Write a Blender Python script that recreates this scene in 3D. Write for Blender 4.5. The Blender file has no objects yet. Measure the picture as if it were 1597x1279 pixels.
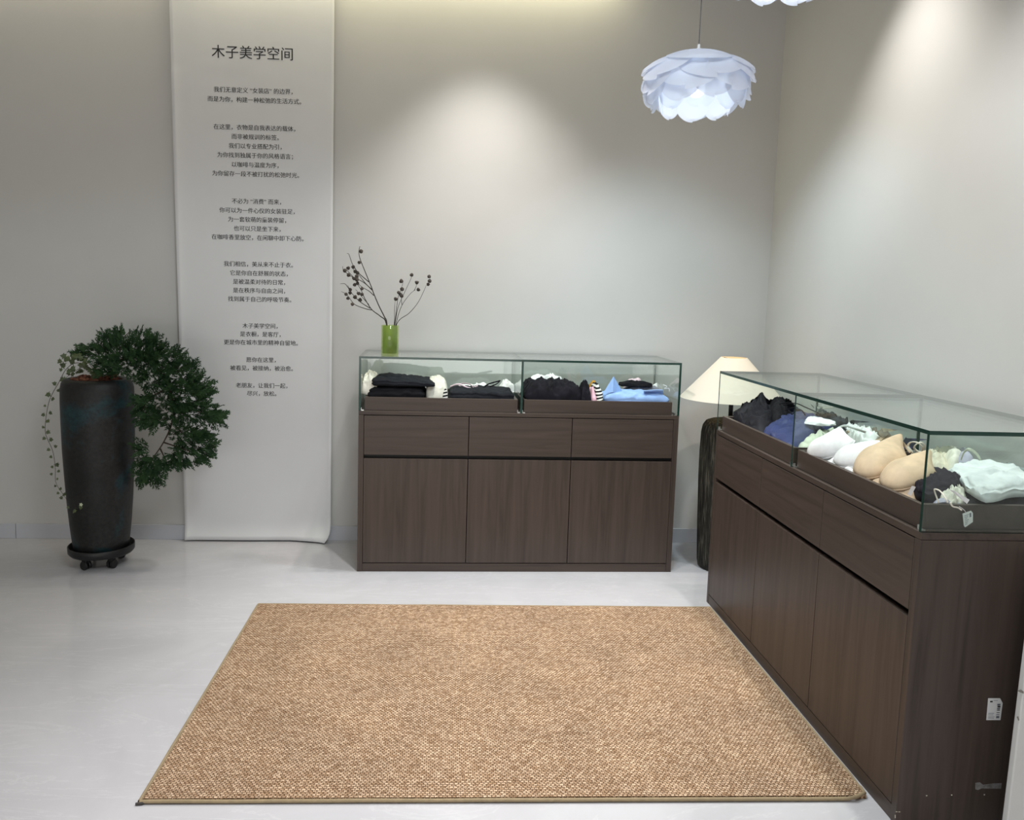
import bpy, bmesh, math, random
from math import sin, cos, pi, radians, sqrt, atan2
from mathutils import Vector, Matrix, noise

S = bpy.context.scene
COL = S.collection

# ------------------------------------------------------------------ camera
IW, IH, FPX = 1597.0, 1279.0, 1265.56
CAM = Vector((0.0, 0.0, 1.309))
CR = Vector((0.99750296, -0.0652378, 0.02705323))
CU = Vector((-0.01957782, 0.11261829, 0.99344543))
CF = Vector((0.06785689, 0.9914944, -0.11105986))
PCX, PCY = 757.29, 599.77
cd = bpy.data.cameras.new('camera')
cam = bpy.data.objects.new('camera', cd); COL.objects.link(cam)
cd.sensor_fit = 'HORIZONTAL'; cd.sensor_width = 36.0
cd.lens = FPX / IW * 36.0
cd.shift_x = (IW / 2 - PCX) / IW
cd.shift_y = (PCY - IH / 2) / IW
cd.clip_start = 0.05; cd.clip_end = 60
M = Matrix.Identity(4)
for i in range(3):
    M[i][0], M[i][1], M[i][2], M[i][3] = CR[i], CU[i], -CF[i], CAM[i]
cam.matrix_world = M
S.camera = cam

# ------------------------------------------------------------------ world, exposure
S.view_settings.view_transform = 'Standard'
S.view_settings.look = 'None'
S.view_settings.gamma = 1.0
S.view_settings.use_curve_mapping = False
S.view_settings.exposure = 0.0
wd = bpy.data.worlds.new('shop_ambient'); S.world = wd; wd.use_nodes = True
wd.node_tree.nodes['Background'].inputs[0].default_value = (0.9, 0.95, 1.0, 1)
wd.node_tree.nodes['Background'].inputs[1].default_value = 0.10
S.cycles.transparent_max_bounces = 24
S.cycles.sample_clamp_indirect = 4.0

YW, XW = 4.1968, 1.7638      # back wall, side wall
YF0 = -2.5
def lamp(name, kind, loc, energy, color=(1, 1, 1), **kw):
    l = bpy.data.lights.new(name, kind); l.energy = energy; l.color = color
    for k, v in kw.items(): setattr(l, k, v)
    o = bpy.data.objects.new(name, l); COL.objects.link(o); o.location = loc
    return o
def spot(name, loc, target, energy, color, size, blend, soft=0.03):
    o = lamp(name, 'SPOT', loc, energy, color, spot_size=radians(size), spot_blend=blend, shadow_soft_size=soft)
    o.rotation_euler = (Vector(target) - Vector(loc)).to_track_quat('-Z', 'Y').to_euler()
    return o
WARM = (1.0, 0.955, 0.90); COOL = (0.90, 0.95, 1.0)
# recessed ceiling spots washing the walls and the cases, plus one added cool fill
spot('spot_back_wall', (0.24, YW - 0.46, 2.90), (0.24, YW - 0.46, 0), 116, (1.0, 0.955, 0.91), 88, 1.0, 0.05)
spot('spot_side_wall', (XW - 0.32, 2.95, 2.90), (XW - 0.32, 2.95, 0), 85, WARM, 86, 1.0, 0.04)
spot('spot_side_wall_near', (XW - 0.32, 2.05, 2.90), (XW - 0.32, 2.05, 0), 70, (1.0, 0.97, 0.95), 86, 1.0, 0.04)
spot('spot_corner_cool', (1.00, 3.38, 2.90), (1.02, 3.36, 0), 86, (0.72, 0.91, 1.0), 88, 0.75, 0.05)
spot('cool_room_fill', (0.25, 1.25, 2.66), (0.25, 1.30, 0), 75, (0.85, 0.95, 1.0), 153, 0.16, 0.26)  # added soft general fill below the ceiling, not a recessed fitting
spot('spot_floor_middle', (0.15, 2.75, 2.90), (0.15, 2.75, 0), 185, (1.0, 0.98, 0.97), 74, 1.0, 0.05)
spot('spot_floor_near', (-0.52, 0.95, 2.90), (-0.60, 1.0, 0), 172, (1.0, 0.97, 0.99), 68, 1.0, 0.05)
# warm strip in the ceiling cove above the back wall
lamp('cove_strip', 'AREA', (-0.15, YW - 0.10, 2.96), 7.9, (1.0, 0.93, 0.62), shape='RECTANGLE', size=2.1, size_y=0.03)
lamp('cove_strip_end', 'AREA', (-2.1, YW - 0.10, 2.96), 3.2, (1.0, 0.93, 0.68), shape='RECTANGLE', size=1.6, size_y=0.03)
# added fill light behind the camera, lifting walls and cabinet fronts
o = lamp('front_fill', 'AREA', (-0.8, YF0, 0.85), 46, (1.0, 0.98, 0.96), shape='RECTANGLE', size=4.0, size_y=1.2)
o.rotation_euler = (radians(90), 0, 0)

# ------------------------------------------------------------------ helpers
def ray(px, py): return CF + CR * ((px - PCX) / FPX) - CU * ((py - PCY) / FPX)
def at_y(px, py, y): d = ray(px, py); return CAM + d * ((y - CAM.y) / d.y)
def at_z(px, py, z): d = ray(px, py); return CAM + d * ((z - CAM.z) / d.z)
def at_x(px, py, x): d = ray(px, py); return CAM + d * ((x - CAM.x) / d.x)

class MB:
    """collects verts/faces, builds ONE mesh object"""
    def __init__(s): s.v = []; s.f = []; s.m = []
    def add(s, vs, fs, mi=0):
        b = len(s.v); s.v.extend([tuple(v) for v in vs])
        for f in fs: s.f.append(tuple(b + i for i in f)); s.m.append(mi)
    def box(s, a, b, mi=0, em=None, thin=None):
        x0, y0, z0 = a; x1, y1, z1 = b
        vs = [(x0,y0,z0),(x1,y0,z0),(x1,y1,z0),(x0,y1,z0),(x0,y0,z1),(x1,y0,z1),(x1,y1,z1),(x0,y1,z1)]
        fs = [(0,3,2,1),(4,5,6,7),(0,1,5,4),(2,3,7,6),(1,2,6,5),(3,0,4,7)]
        ax = [2,2,1,1,0,0]
        base = len(s.v); s.v.extend(vs)
        for f, a_ in zip(fs, ax):
            s.f.append(tuple(base + i for i in f))
            s.m.append(em if (em is not None and a_ != thin) else mi)
    def tube(s, pts, r, n=8, caps=True, mi=0, flat=None):
        pts = [Vector(p) for p in pts]; k = len(pts)
        rs = r if isinstance(r, (list, tuple)) else [r] * k
        rings = []; up = Vector((0.13, 0.31, 0.94))
        for i, p in enumerate(pts):
            t = (pts[min(i+1,k-1)] - pts[max(i-1,0)])
            t = t.normalized() if t.length > 1e-9 else Vector((0,0,1))
            a = up - t * up.dot(t)
            if a.length < 1e-4: a = Vector((1,0,0)) - t * t.x
            a.normalize(); b = t.cross(a); up = a
            ring = []
            for j in range(n):
                th = 2*pi*j/n
                fa = 1.0 if flat is None else flat
                ring.append(p + (a*cos(th) + b*sin(th)*fa) * rs[i])
            rings.append(ring)
        vs = [v for rg in rings for v in rg]; fs = []
        for i in range(k-1):
            for j in range(n):
                j2 = (j+1) % n
                fs.append((i*n+j, i*n+j2, (i+1)*n+j2, (i+1)*n+j))
        if caps:
            fs.append(tuple(range(n-1,-1,-1))); fs.append(tuple((k-1)*n+j for j in range(n)))
        s.add(vs, fs, mi)
    def lathe(s, prof, n=48, c=(0,0,0), mi=0, fn=None, close=False):
        vs = []; fs = []; k = len(prof)
        for i, (r, z) in enumerate(prof):
            for j in range(n):
                th = 2*pi*j/n
                rr = r if fn is None else fn(r, z, th)
                vs.append((c[0]+rr*cos(th), c[1]+rr*sin(th), c[2]+z))
        for i in range(k-1 if not close else k):
            i2 = (i+1) % k
            for j in range(n):
                j2 = (j+1) % n
                fs.append((i*n+j, i*n+j2, i2*n+j2, i2*n+j))
        s.add(vs, fs, mi)
    def grid(s, nu, nv, fn, mi=0, wrap=False):
        vs = [fn(i/(nu-1), j/(nv-1)) for j in range(nv) for i in range(nu)]
        fs = [(j*nu+i, j*nu+i+1, (j+1)*nu+i+1, (j+1)*nu+i) for j in range(nv-1) for i in range(nu-1)]
        s.add(vs, fs, mi)
    def build(s, name, mats, parent=None, smooth=False, recalc=True, solid=None, bevel=None, subsurf=0):
        me = bpy.data.meshes.new(name); me.from_pydata(s.v, [], s.f)
        if not isinstance(mats, (list, tuple)): mats = [mats]
        for m in mats: me.materials.append(m)
        me.polygons.foreach_set('material_index', s.m)
        if recalc:
            bm = bmesh.new(); bm.from_mesh(me); bmesh.ops.recalc_face_normals(bm, faces=bm.faces); bm.to_mesh(me); bm.free()
        if smooth: me.polygons.foreach_set('use_smooth', [True]*len(me.polygons))
        me.update()
        o = bpy.data.objects.new(name, me); COL.objects.link(o)
        if parent: o.parent = parent
        if bevel:
            b = o.modifiers.new('edge', 'BEVEL'); b.width = bevel; b.segments = 2; b.limit_method = 'ANGLE'; b.angle_limit = radians(50)
        if solid:
            m = o.modifiers.new('thickness', 'SOLIDIFY'); m.thickness = solid; m.offset = 0
        if subsurf:
            m = o.modifiers.new('smooth', 'SUBSURF'); m.levels = subsurf; m.render_levels = subsurf
        return o

def tag(o, label, cat, group=None, kind=None):
    o['label'] = label; o['category'] = cat
    if group: o['group'] = group
    if kind: o['kind'] = kind
    return o
def thing(name, label, cat, loc=(0,0,0), rotz=0.0, group=None):
    o = bpy.data.objects.new(name, None); COL.objects.link(o)
    o.empty_display_size = 0.1; o.location = loc; o.rotation_euler = (0,0,rotz)
    return tag(o, label, cat, group)
def structure(o): o['kind'] = 'structure'; return o
def catmull(pts, n=6):
    P = [Vector(p) for p in pts]; out = []
    for i in range(len(P)-1):
        p0, p1, p2, p3 = P[max(i-1,0)], P[i], P[i+1], P[min(i+2,len(P)-1)]
        for k in range(n):
            t = k/n
            out.append(0.5*((2*p1)+(-p0+p2)*t+(2*p0-5*p1+4*p2-p3)*t*t+(-p0+3*p1-3*p2+p3)*t**3))
    out.append(P[-1]); return out

# ------------------------------------------------------------------ materials
def mat(name, color=(0.5,0.5,0.5), rough=0.6, metal=0.0, spec=0.5):
    m = bpy.data.materials.new(name); m.use_nodes = True
    b = m.node_tree.nodes['Principled BSDF']
    b.inputs['Base Color'].default_value = (*color, 1); b.inputs['Roughness'].default_value = rough
    b.inputs['Metallic'].default_value = metal; b.inputs['Specular IOR Level'].default_value = spec
    return m
def N(m, t, **kw):
    n = m.node_tree.nodes.new(t)
    for k, v in kw.items(): setattr(n, k, v)
    return n
def L(m, a, ao, b, bi): m.node_tree.links.new(a.outputs[ao], b.inputs[bi])
def bsdf(m): return m.node_tree.nodes['Principled BSDF']
def coords(m, scale=(1,1,1), rot=(0,0,0), kind='Object'):
    t = N(m, 'ShaderNodeTexCoord'); mp = N(m, 'ShaderNodeMapping')
    mp.inputs['Scale'].default_value = scale; mp.inputs['Rotation'].default_value = rot
    L(m, t, kind, mp, 'Vector'); return mp
def ramp(m, stops):
    r = N(m, 'ShaderNodeValToRGB'); e = r.color_ramp.elements
    while len(e) < len(stops): e.new(0.5)
    for el, (p, c) in zip(e, stops): el.position = p; el.color = (*c, 1)
    return r
def noisetex(m, vec, scale, detail=4, rough=0.55, dist=0.0):
    n = N(m, 'ShaderNodeTexNoise'); n.inputs['Scale'].default_value = scale; n.inputs['Detail'].default_value = detail
    n.inputs['Roughness'].default_value = rough; n.inputs['Distortion'].default_value = dist
    if vec: L(m, vec, 'Vector', n, 'Vector')
    return n
def bump(m, src, out, strength, dist=0.01):
    b = N(m, 'ShaderNodeBump'); b.inputs['Strength'].default_value = strength; b.inputs['Distance'].default_value = dist
    L(m, src, out, b, 'Height'); L(m, b, 'Normal', bsdf(m), 'Normal'); return b

def m_noisy(name, c1, c2, scale=8, rough=0.6, bstr=0.0, bscale=120, spec=0.5, bdist=0.003, stretch=(1,1,1)):
    m = mat(name, c1, rough, spec=spec); co = coords(m, stretch)
    n = noisetex(m, co, scale); r = ramp(m, [(0.3, c1), (0.7, c2)])
    L(m, n, 'Fac', r, 'Fac'); L(m, r, 'Color', bsdf(m), 'Base Color')
    if bstr:
        n2 = noisetex(m, co, bscale); bump(m, n2, 'Fac', bstr, bdist)
    return m
M_WALL = m_noisy('wall_paint', (0.60,0.592,0.570), (0.62,0.612,0.590), 3, 0.75, 0.06, 260, 0.25, 0.001)
M_CEIL = mat('ceiling_paint', (0.7,0.69,0.67), 0.8)
# polished pale grey marble-look tile
M_FLOOR = mat('floor_tile', (0.55,0.55,0.56), 0.105, spec=0.55)
def _floor(m):
    co = coords(m, (1,1,1), (0,0,0.5)); n1 = noisetex(m, co, 1.6, 6, 0.6, 1.2)
    mp2 = coords(m, (0.55,2.2,1), (0,0,-0.35)); n2 = noisetex(m, mp2, 2.0, 8, 0.65, 2.0)
    r1 = ramp(m, [(0.35,(0.50,0.488,0.505)),(0.65,(0.56,0.548,0.566))]); L(m, n1,'Fac', r1,'Fac')
    r2 = ramp(m, [(0.485,(0,0,0)),(0.5,(1,1,1)),(0.515,(0,0,0))]); L(m, n2,'Fac', r2,'Fac')
    mx = N(m,'ShaderNodeMix', data_type='RGBA'); mx.inputs['B'].default_value = (0.66,0.655,0.66,1)
    mu = N(m,'ShaderNodeMath', operation='MULTIPLY'); mu.inputs[1].default_value = 0.35
    L(m, r2,'Color', mu, 0); L(m, mu,'Value', mx,'Factor'); L(m, r1,'Color', mx,'A'); L(m, mx,'Result', bsdf(m),'Base Color')
    n3 = noisetex(m, coords(m, (1,1,1)), 7, 3); bump(m, n3, 'Fac', 0.035, 0.01)
_floor(M_FLOOR)
M_BASE = m_noisy('baseboard_tile', (0.53,0.54,0.58), (0.56,0.57,0.61), 5, 0.3)

def m_wood(name, sc, base=(0.068,0.049,0.040)):
    m = mat(name, base, 0.42, spec=0.35)
    co = coords(m, sc); n = noisetex(m, co, 1.0, 6, 0.62, 0.6)
    lo = tuple(c*0.66 for c in base); hi = tuple(c*1.25 for c in base)
    r = ramp(m, [(0.28, lo), (0.5, base), (0.75, hi)]); L(m, n,'Fac', r,'Fac')
    L(m, r,'Color', bsdf(m),'Base Color'); bump(m, n,'Fac', 0.06, 0.002); return m
M_WOODV = m_wood('walnut_laminate_upright_grain', (38, 38, 1.6))
M_WOODH = m_wood('walnut_laminate_level_grain', (1.6, 38, 38))
M_BLACKGAP = mat('black_channel', (0.008,0.007,0.007), 0.5)
M_STEEL = mat('brushed_steel', (0.62,0.62,0.60), 0.35, 1.0)

def m_glass(name, tint, f0=0.04, rough=0.0, gl=(1,1,1)):
    m = bpy.data.materials.new(name); m.use_nodes = True; nt = m.node_tree; nt.nodes.clear()
    out = nt.nodes.new('ShaderNodeOutputMaterial'); mx = nt.nodes.new('ShaderNodeMixShader')
    tr = nt.nodes.new('ShaderNodeBsdfTransparent'); tr.inputs[0].default_value = (*tint, 1)
    g = nt.nodes.new('ShaderNodeBsdfGlossy'); g.inputs['Roughness'].default_value = rough; g.inputs['Color'].default_value = (*gl, 1)
    lw = nt.nodes.new('ShaderNodeLayerWeight'); lw.inputs[0].default_value = 0.5
    pw = nt.nodes.new('ShaderNodeMath'); pw.operation = 'POWER'; pw.inputs[1].default_value = 5.0
    ma = nt.nodes.new('ShaderNodeMath'); ma.operation = 'MULTIPLY_ADD'; ma.inputs[1].default_value = 1-f0; ma.inputs[2].default_value = f0
    nt.links.new(lw.outputs['Facing'], pw.inputs[0]); nt.links.new(pw.outputs[0], ma.inputs[0])
    nt.links.new(ma.outputs[0], mx.inputs[0]); nt.links.new(tr.outputs[0], mx.inputs[1]); nt.links.new(g.outputs[0], mx.inputs[2])
    nt.links.new(mx.outputs[0], out.inputs[0]); return m
M_GLASS = m_glass('clear_glass', (0.94,0.977,0.960))
M_GEDGE = mat('green_glass_edge', (0.012,0.045,0.034), 0.15)
M_GEDGE_PALE = mat('pale_glass_edge', (0.30,0.36,0.33), 0.2)

def m_cloth(name, c, rough=0.85, sheen=0.0, weave=900, bstr=0.25, var=0.12):
    lo = tuple(max(0, x*(1-var)) for x in c); hi = tuple(min(1, x*(1+var)) for x in c)
    m = mat(name, c, rough, spec=0.2); co = coords(m)
    n = noisetex(m, co, 22, 4); r = ramp(m, [(0.3, lo), (0.7, hi)]); L(m, n,'Fac', r,'Fac'); L(m, r,'Color', bsdf(m),'Base Color')
    n2 = noisetex(m, co, weave, 2); bump(m, n2,'Fac', bstr, 0.0006)
    bsdf(m).inputs['Sheen Weight'].default_value = sheen
    return m
C_BLACK = m_cloth('black_jersey', (0.006,0.0055,0.008))
C_BLACKLACE = m_cloth('black_lace', (0.007,0.006,0.010), weave=260, bstr=1.0, var=0.5)
C_SATIN = m_cloth('black_satin', (0.007,0.006,0.010), 0.6)
C_NAVY = m_cloth('navy_satin', (0.030,0.040,0.115), 0.45)
C_DARK = m_cloth('charcoal_jersey', (0.011,0.012,0.016))
C_PLUM = m_cloth('dark_plum_jersey', (0.018,0.014,0.022))
C_BROWN = m_cloth('brown_jersey', (0.085,0.05,0.04))
C_WHITE = m_cloth('white_cotton', (0.78,0.78,0.78))
C_WHITEC = m_cloth('cool_white_cotton', (0.74,0.77,0.78))
C_CREAM = m_cloth('cream_lace', (0.74,0.71,0.62), weave=300, bstr=0.9)
C_BEIGE = m_cloth('beige_microfibre', (0.66,0.50,0.34), 0.6)
C_BEIGED = m_cloth('tan_microfibre', (0.52,0.38,0.26), 0.6)
C_PALEGRN = m_cloth('pale_green_satin', (0.55,0.58,0.47), 0.45)
C_BLUE = m_cloth('light_blue_cotton', (0.29,0.44,0.76))
C_PINK = m_cloth('pink_cotton', (0.70,0.42,0.50))
C_PALEPINK = m_cloth('pale_pink_cotton', (0.72,0.56,0.62))
C_MUSTARD = m_cloth('mustard_cotton', (0.50,0.26,0.04))
C_GREY = m_cloth('grey_mesh', (0.20,0.20,0.24))
C_LILAC = m_cloth('lilac_grey_cotton', (0.42,0.41,0.50))
def m_stripe():
    m = mat('black_white_stripe', (0.8,0.8,0.78), 0.85, spec=0.2)
    co = coords(m, (1,1,1), (0,0.25,0.3)); w = N(m,'ShaderNodeTexWave', wave_type='BANDS', bands_direction='Z')
    w.inputs['Scale'].default_value = 22; w.inputs['Distortion'].default_value = 1.0; L(m, co,'Vector', w,'Vector')
    r = ramp(m, [(0.48,(0.01,0.01,0.012)),(0.52,(0.78,0.77,0.72))]); L(m, w,'Color', r,'Fac'); L(m, r,'Color', bsdf(m),'Base Color'); return m
C_STRIPE = m_stripe()
M_PAPER = mat('white_card', (0.78,0.78,0.78), 0.6)
M_INK = mat('black_ink', (0.012,0.012,0.012), 0.7)
M_INKGREY = mat('grey_ink', (0.16,0.17,0.20), 0.7)

# ------------------------------------------------------------------ room
XL, YF, ZC = -3.6, -2.6, 2.95
mb = MB(); mb.box((XL-.1, YF-.1, -0.05), (XW+.1, YW+.1, 0)); structure(mb.build('floor', M_FLOOR))
mb = MB(); mb.box((XL-.1, YW, 0), (XW+.1, YW+.1, 3.3)); structure(mb.build('wall_back', M_WALL))
mb = MB(); mb.box((XW, YF, 0), (XW+.1, YW, 3.3)); structure(mb.build('wall_right', M_WALL))
mb = MB(); mb.box((XL-.1, YF, 0), (XL, YW, 3.3)); structure(mb.build('wall_left', M_WALL))
mb = MB(); mb.box((XL-.1, YF-.1, 0), (XW+.1, YF, 3.3)); structure(mb.build('wall_front', M_WALL))
mb = MB()   # dropped ceiling stops short of the back wall: the lit cove
mb.box((XL, YF, ZC), (XW, YW-0.20, ZC+0.06)); mb.box((XL, YW-0.2, 3.2), (XW, YW, 3.3)); mb.box((XL, YW-0.26, ZC), (XW, YW-0.20, 3.2))
mb.box((1.02, YW-0.2, ZC), (XW, YW, ZC+0.06)); mb.box((XL, YW-0.2, ZC), (-3.0, YW, ZC+0.06))
structure(mb.build('ceiling', M_CEIL))
HB = 0.0774
mb = MB()
xj = at_y(24.5, 830, YW-.01).x
mb.box((XL, YW-0.010, 0), (xj-0.0012, YW, HB)); mb.box((xj+0.0012, YW-0.010, 0), (XW-0.010, YW, HB))
structure(mb.build('baseboard_back', M_BASE, bevel=0.0015))
mb = MB(); mb.box((XW-0.010, YF, 0), (XW, YW, HB)); structure(mb.build('baseboard_right', M_BASE, bevel=0.0015))

# ------------------------------------------------------------------ display cabinets
CW, CD, HBODY, HG = 1.5, 0.4349, 0.7615, 0.2503
ZT = HBODY + HG
def copy_part(src, parent, loc=(0,0,0)):
    c = src.copy(); COL.objects.link(c); c.parent = parent; c.location = loc; return c
def cabinet(label, loc, rotz):
    t = thing('display_cabinet', label, 'display cabinet', loc, rotz, 'walnut display cabinets with glass tops')
    W, D = CW, CD; sp = 0.024
    mb = MB()
    mb.box((0, 0, 0), (sp, D, HBODY-0.019)); mb.box((W-sp, 0, 0), (W, D, HBODY-0.019)); mb.box((sp, D-0.012, 0.04), (W-sp, D, HBODY-0.019))
    mb.box((sp, 0.03, 0.041), (W-sp, D-0.012, 0.059))
    mb.build('carcass', M_WOODV, t, bevel=0.0012)
    mb = MB(); mb.box((sp+.0005, 0.001, 0), (W-sp-.0005, 0.019, 0.040)); mb.build('plinth', M_WOODH, t, bevel=0.001)
    mb = MB(); mb.box((0, 0, HBODY-0.019+.0008), (W, D, HBODY)); mb.build('top_board', M_WOODH, t, bevel=0.0012)
    mb = MB(); mb.box((sp, 0.034, 0.530), (W-sp, 0.040, 0.566)); mb.box((sp, 0.019, 0.0395), (W-sp, 0.034, 0.044)); mb.build('handle_channel', M_BLACKGAP, t)
    iw = (W - 2*sp) / 3; g = 0.0016
    d0 = w0 = None
    for k in range(3):
        x0 = sp + k*iw
        if k == 0:
            mb = MB(); mb.box((g, 0.0, 0.0435), (iw-g, 0.019, 0.540)); d0 = mb.build('door', M_WOODV, t, bevel=0.001); d0.location = (x0,0,0)
            mb = MB(); mb.box((g, 0.0, 0.5575), (iw-g, 0.019, HBODY-0.0215)); w0 = mb.build('drawer_front', M_WOODH, t, bevel=0.001); w0.location = (x0,0,0)
        else:
            copy_part(d0, t, (x0,0,0)); copy_part(w0, t, (x0,0,0))
    # glass case: no front pane, the trays pull out there
    gt = 0.010; z0 = HBODY; z1 = ZT - gt
    def pane(name, a, b, thin, em=1):
        mb = MB(); mb.box(a, b, 0, em, thin); return mb.build(name, [M_GLASS, M_GEDGE, M_GEDGE_PALE], t)
    pane('side_pane', (0, 0, z0), (gt, D-gt, z1), 0); pane('side_pane', (W-gt, 0, z0), (W, D-gt, z1), 0)
    pane('divider_pane', (W/2-gt/2, 0.001, z0), (W/2+gt/2, D-gt, z1), 0)
    pane('rear_pane', (0, D-gt, z0), (W/2-.0005, D, z1), 1); pane('rear_pane', (W/2+.0005, D-gt, z0), (W, D, z1), 1)
    pane('top_pane', (0, 0, z1), (W/2-.0006, D, ZT), 2); pane('top_pane', (W/2+.0006, 0, z1), (W, D, ZT), 2)
    for x in (gt+.001, W/2+gt/2+.001, W/2-gt/2-.013, W-gt-.013):
        mb = MB(); mb.box((x, 0.003, z0), (x+0.012, 0.017, z0+0.004)); mb.box((x, 0.003, z0), (x+0.002, 0.012, z0+0.014))
        mb.build('glass_clip', M_STEEL, t)
    for (xa, xb) in ((0.027, 0.734), (0.764, 1.468)):
        mb = MB(); th = 0.014; ya, yb = 0.014, D-0.03; h = 0.062
        mb.box((xa, ya, z0+.001), (xb, ya+th, z0+h)); mb.box((xa, yb-th, z0+.001), (xb, yb, z0+h))
        mb.box((xa, ya+th, z0+.001), (xa+th, yb-th, z0+h)); mb.box((xb-th, ya+th, z0+.001), (xb, yb-th, z0+h))
        mb.box((xa+th, ya+th, z0+.001), (xb-th, yb-th, z0+.012))
        mb.build('pull_out_tray', M_WOODH, t, bevel=0.001)
    return t
TH1, TH2 = 0.0069, -0.0166
C1 = (-0.3259, 3.7101, 0); C2 = (1.2208, 3.3443, 0)
cab1 = cabinet('dark walnut glass-topped cabinet along the back wall with green vase on top', C1, TH1)
cab2 = cabinet('dark walnut glass-topped cabinet beside the rug holding bras and white sticker on its end', C2, TH2 - pi/2)
def m1(u, v, z): return Vector((C1[0]+cos(TH1)*u-sin(TH1)*v, C1[1]+sin(TH1)*u+cos(TH1)*v, z))
_t2 = TH2 - pi/2
def m2(u, v, z): return Vector((C2[0]+cos(_t2)*u-sin(_t2)*v, C2[1]+sin(_t2)*u+cos(_t2)*v, z))
def inv2(p): d = Vector((p.x-C2[0], p.y-C2[1])); return (cos(_t2)*d.x+sin(_t2)*d.y, -sin(_t2)*d.x+cos(_t2)*d.y)
def inv1(p): d = Vector((p.x-C1[0], p.y-C1[1])); return (cos(TH1)*d.x+sin(TH1)*d.y, -sin(TH1)*d.x+cos(TH1)*d.y)

# marks on the end of the near cabinet (local plane u = CW)
def end_pt(px, py):
    p0 = m2(CW, 0, 0); n = (m2(1,0,0)-m2(0,0,0)); d = ray(px, py)
    p = CAM + d*((p0-CAM).dot(n)/d.dot(n)); u, v = inv2(p); return v, p.z
def end_poly(mb, pts, off, mi=0):
    vs = [(CW+off, *end_pt(*q)) for q in pts]; k = len(vs)
    vs += [(CW+0.00005, a[1], a[2]) for a in vs]
    mb.add(vs, [tuple(range(k)), tuple(range(2*k-1, k-1, -1))] + [(i, k+i, k+(i+1)%k, (i+1)%k) for i in range(k)], mi)
mb = MB(); end_poly(mb, [(1541,1089),(1559.5,1089),(1563.5,1096.5),(1560,1123),(1538,1123)], 0.0006)
st = mb.build('barcode_sticker', M_PAPER, cab2); st['label'] = 'white paper barcode sticker with a clipped corner'
mb = MB()
for q in [(1544,1093,1548,1095.2),(1555.5,1101,1560,1103.2),(1554.8,1106.8,1559.3,1108),(1554.2,1111,1558.8,1111.8)]:
    end_poly(mb, [(q[0],q[1]),(q[2],q[1]),(q[2]-.3,q[3]),(q[0]-.3,q[3])], 0.0009)
mb.build('barcode', M_INK, st)
mb = MB()
for q in [(1555.3,1097.5,1560,1100.4),(1554.9,1104,1559.5,1106),(1553.6,1114,1558.3,1115),(1553.3,1116.5,1558.1,1120),(1541.5,1112,1550,1112.6),(1541.2,1114.5,1549,1115.1),(1541,1117.5,1551,1118.1),(1540.8,1119.6,1550,1120.2),(1549.5,1092,1556,1092.5)]:
    end_poly(mb, [(q[0],q[1]),(q[2],q[1]),(q[2]-.3,q[3]),(q[0]-.3,q[3])], 0.0009)
mb.build('fine_print', M_INKGREY, st)
M_RES = m_noisy('tape_residue', (0.14,0.13,0.125), (0.30,0.29,0.285), 60, 0.7)
mb = MB(); end_poly(mb, [(1521,1221),(1528,1220),(1533,1224),(1548,1222),(1562,1221.5),(1561,1230),(1546,1230),(1531,1229.5),(1525,1232),(1521,1231)], 0.0004)
mb.build('tape_residue', M_RES, cab2)
M_CHIP = mat('chipped_chipboard', (0.62,0.56,0.47), 0.8)
for (x, y) in ((1445,1241),(1484,1240),(1535,1239.5)): mb = MB(); end_poly(mb, [(x-1,y-.7),(x+1.2,y-.9),(x+1,y+.9),(x-.8,y+.8)], 0.0004); mb.build('chip', M_CHIP, cab2)
for q in [(1397,1265.6,1399.5,1266.6),(1401,1265.8,1404,1266.8),(1395.5,1271,1396.6,1276)]: mb = MB(); end_poly(mb, [(q[0],q[1]),(q[2],q[1]),(q[2],q[3]),(q[0],q[3])], 0.0004); mb.build('chip', M_CHIP, cab2)

# ------------------------------------------------------------------ rug
RX, RY, RTH, RW, RL = -0.7185, 1.9733, -0.0167, 1.9075, 1.3202
rug = thing('woven_rug', 'tan woven rug with bound edges lying on the pale tile floor', 'rug', (RX, RY, 0), RTH)
def m_rug():
    m = mat('woven_jute', (0.5,0.33,0.18), 0.95, spec=0.1)
    co = coords(m, (1,1,1)); br = N(m,'ShaderNodeTexBrick'); br.offset = 0.5
    for k, v in (('Scale',1.0),('Mortar Size',0.0019),('Mortar Smooth',1.0),('Bias',0.0),('Brick Width',0.0115),('Row Height',0.0078)): br.inputs[k].default_value = v
    br.inputs['Color1'].default_value = (0.40,0.25,0.15,1); br.inputs['Color2'].default_value = (0.72,0.52,0.36,1); br.inputs['Mortar'].default_value = (0.13,0.07,0.036,1)
    nd = noisetex(m, co, 150, 2); va = N(m,'ShaderNodeVectorMath', operation='MULTIPLY_ADD'); va.inputs[1].default_value = (0.009,0.009,0)
    L(m, nd,'Color', va, 0); L(m, co,'Vector', va, 2); L(m, va,'Vector', br,'Vector')
    n = noisetex(m, co, 4, 6, 0.6); r = ramp(m, [(0.3,(0.86,0.86,0.86)),(0.7,(1.1,1.09,1.06))]); L(m, n,'Fac', r,'Fac')
    mx = N(m,'ShaderNodeMix', data_type='RGBA', blend_type='MULTIPLY'); mx.inputs['Factor'].default_value = 1
    L(m, br,'Color', mx,'A'); L(m, r,'Color', mx,'B'); L(m, mx,'Result', bsdf(m),'Base Color')
    inv = N(m,'ShaderNodeMath', operation='SUBTRACT'); inv.inputs[0].default_value = 1; L(m, br,'Fac', inv, 1)
    bump(m, inv,'Value', 0.9, 0.003); return m
M_RUG = m_rug()
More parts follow.
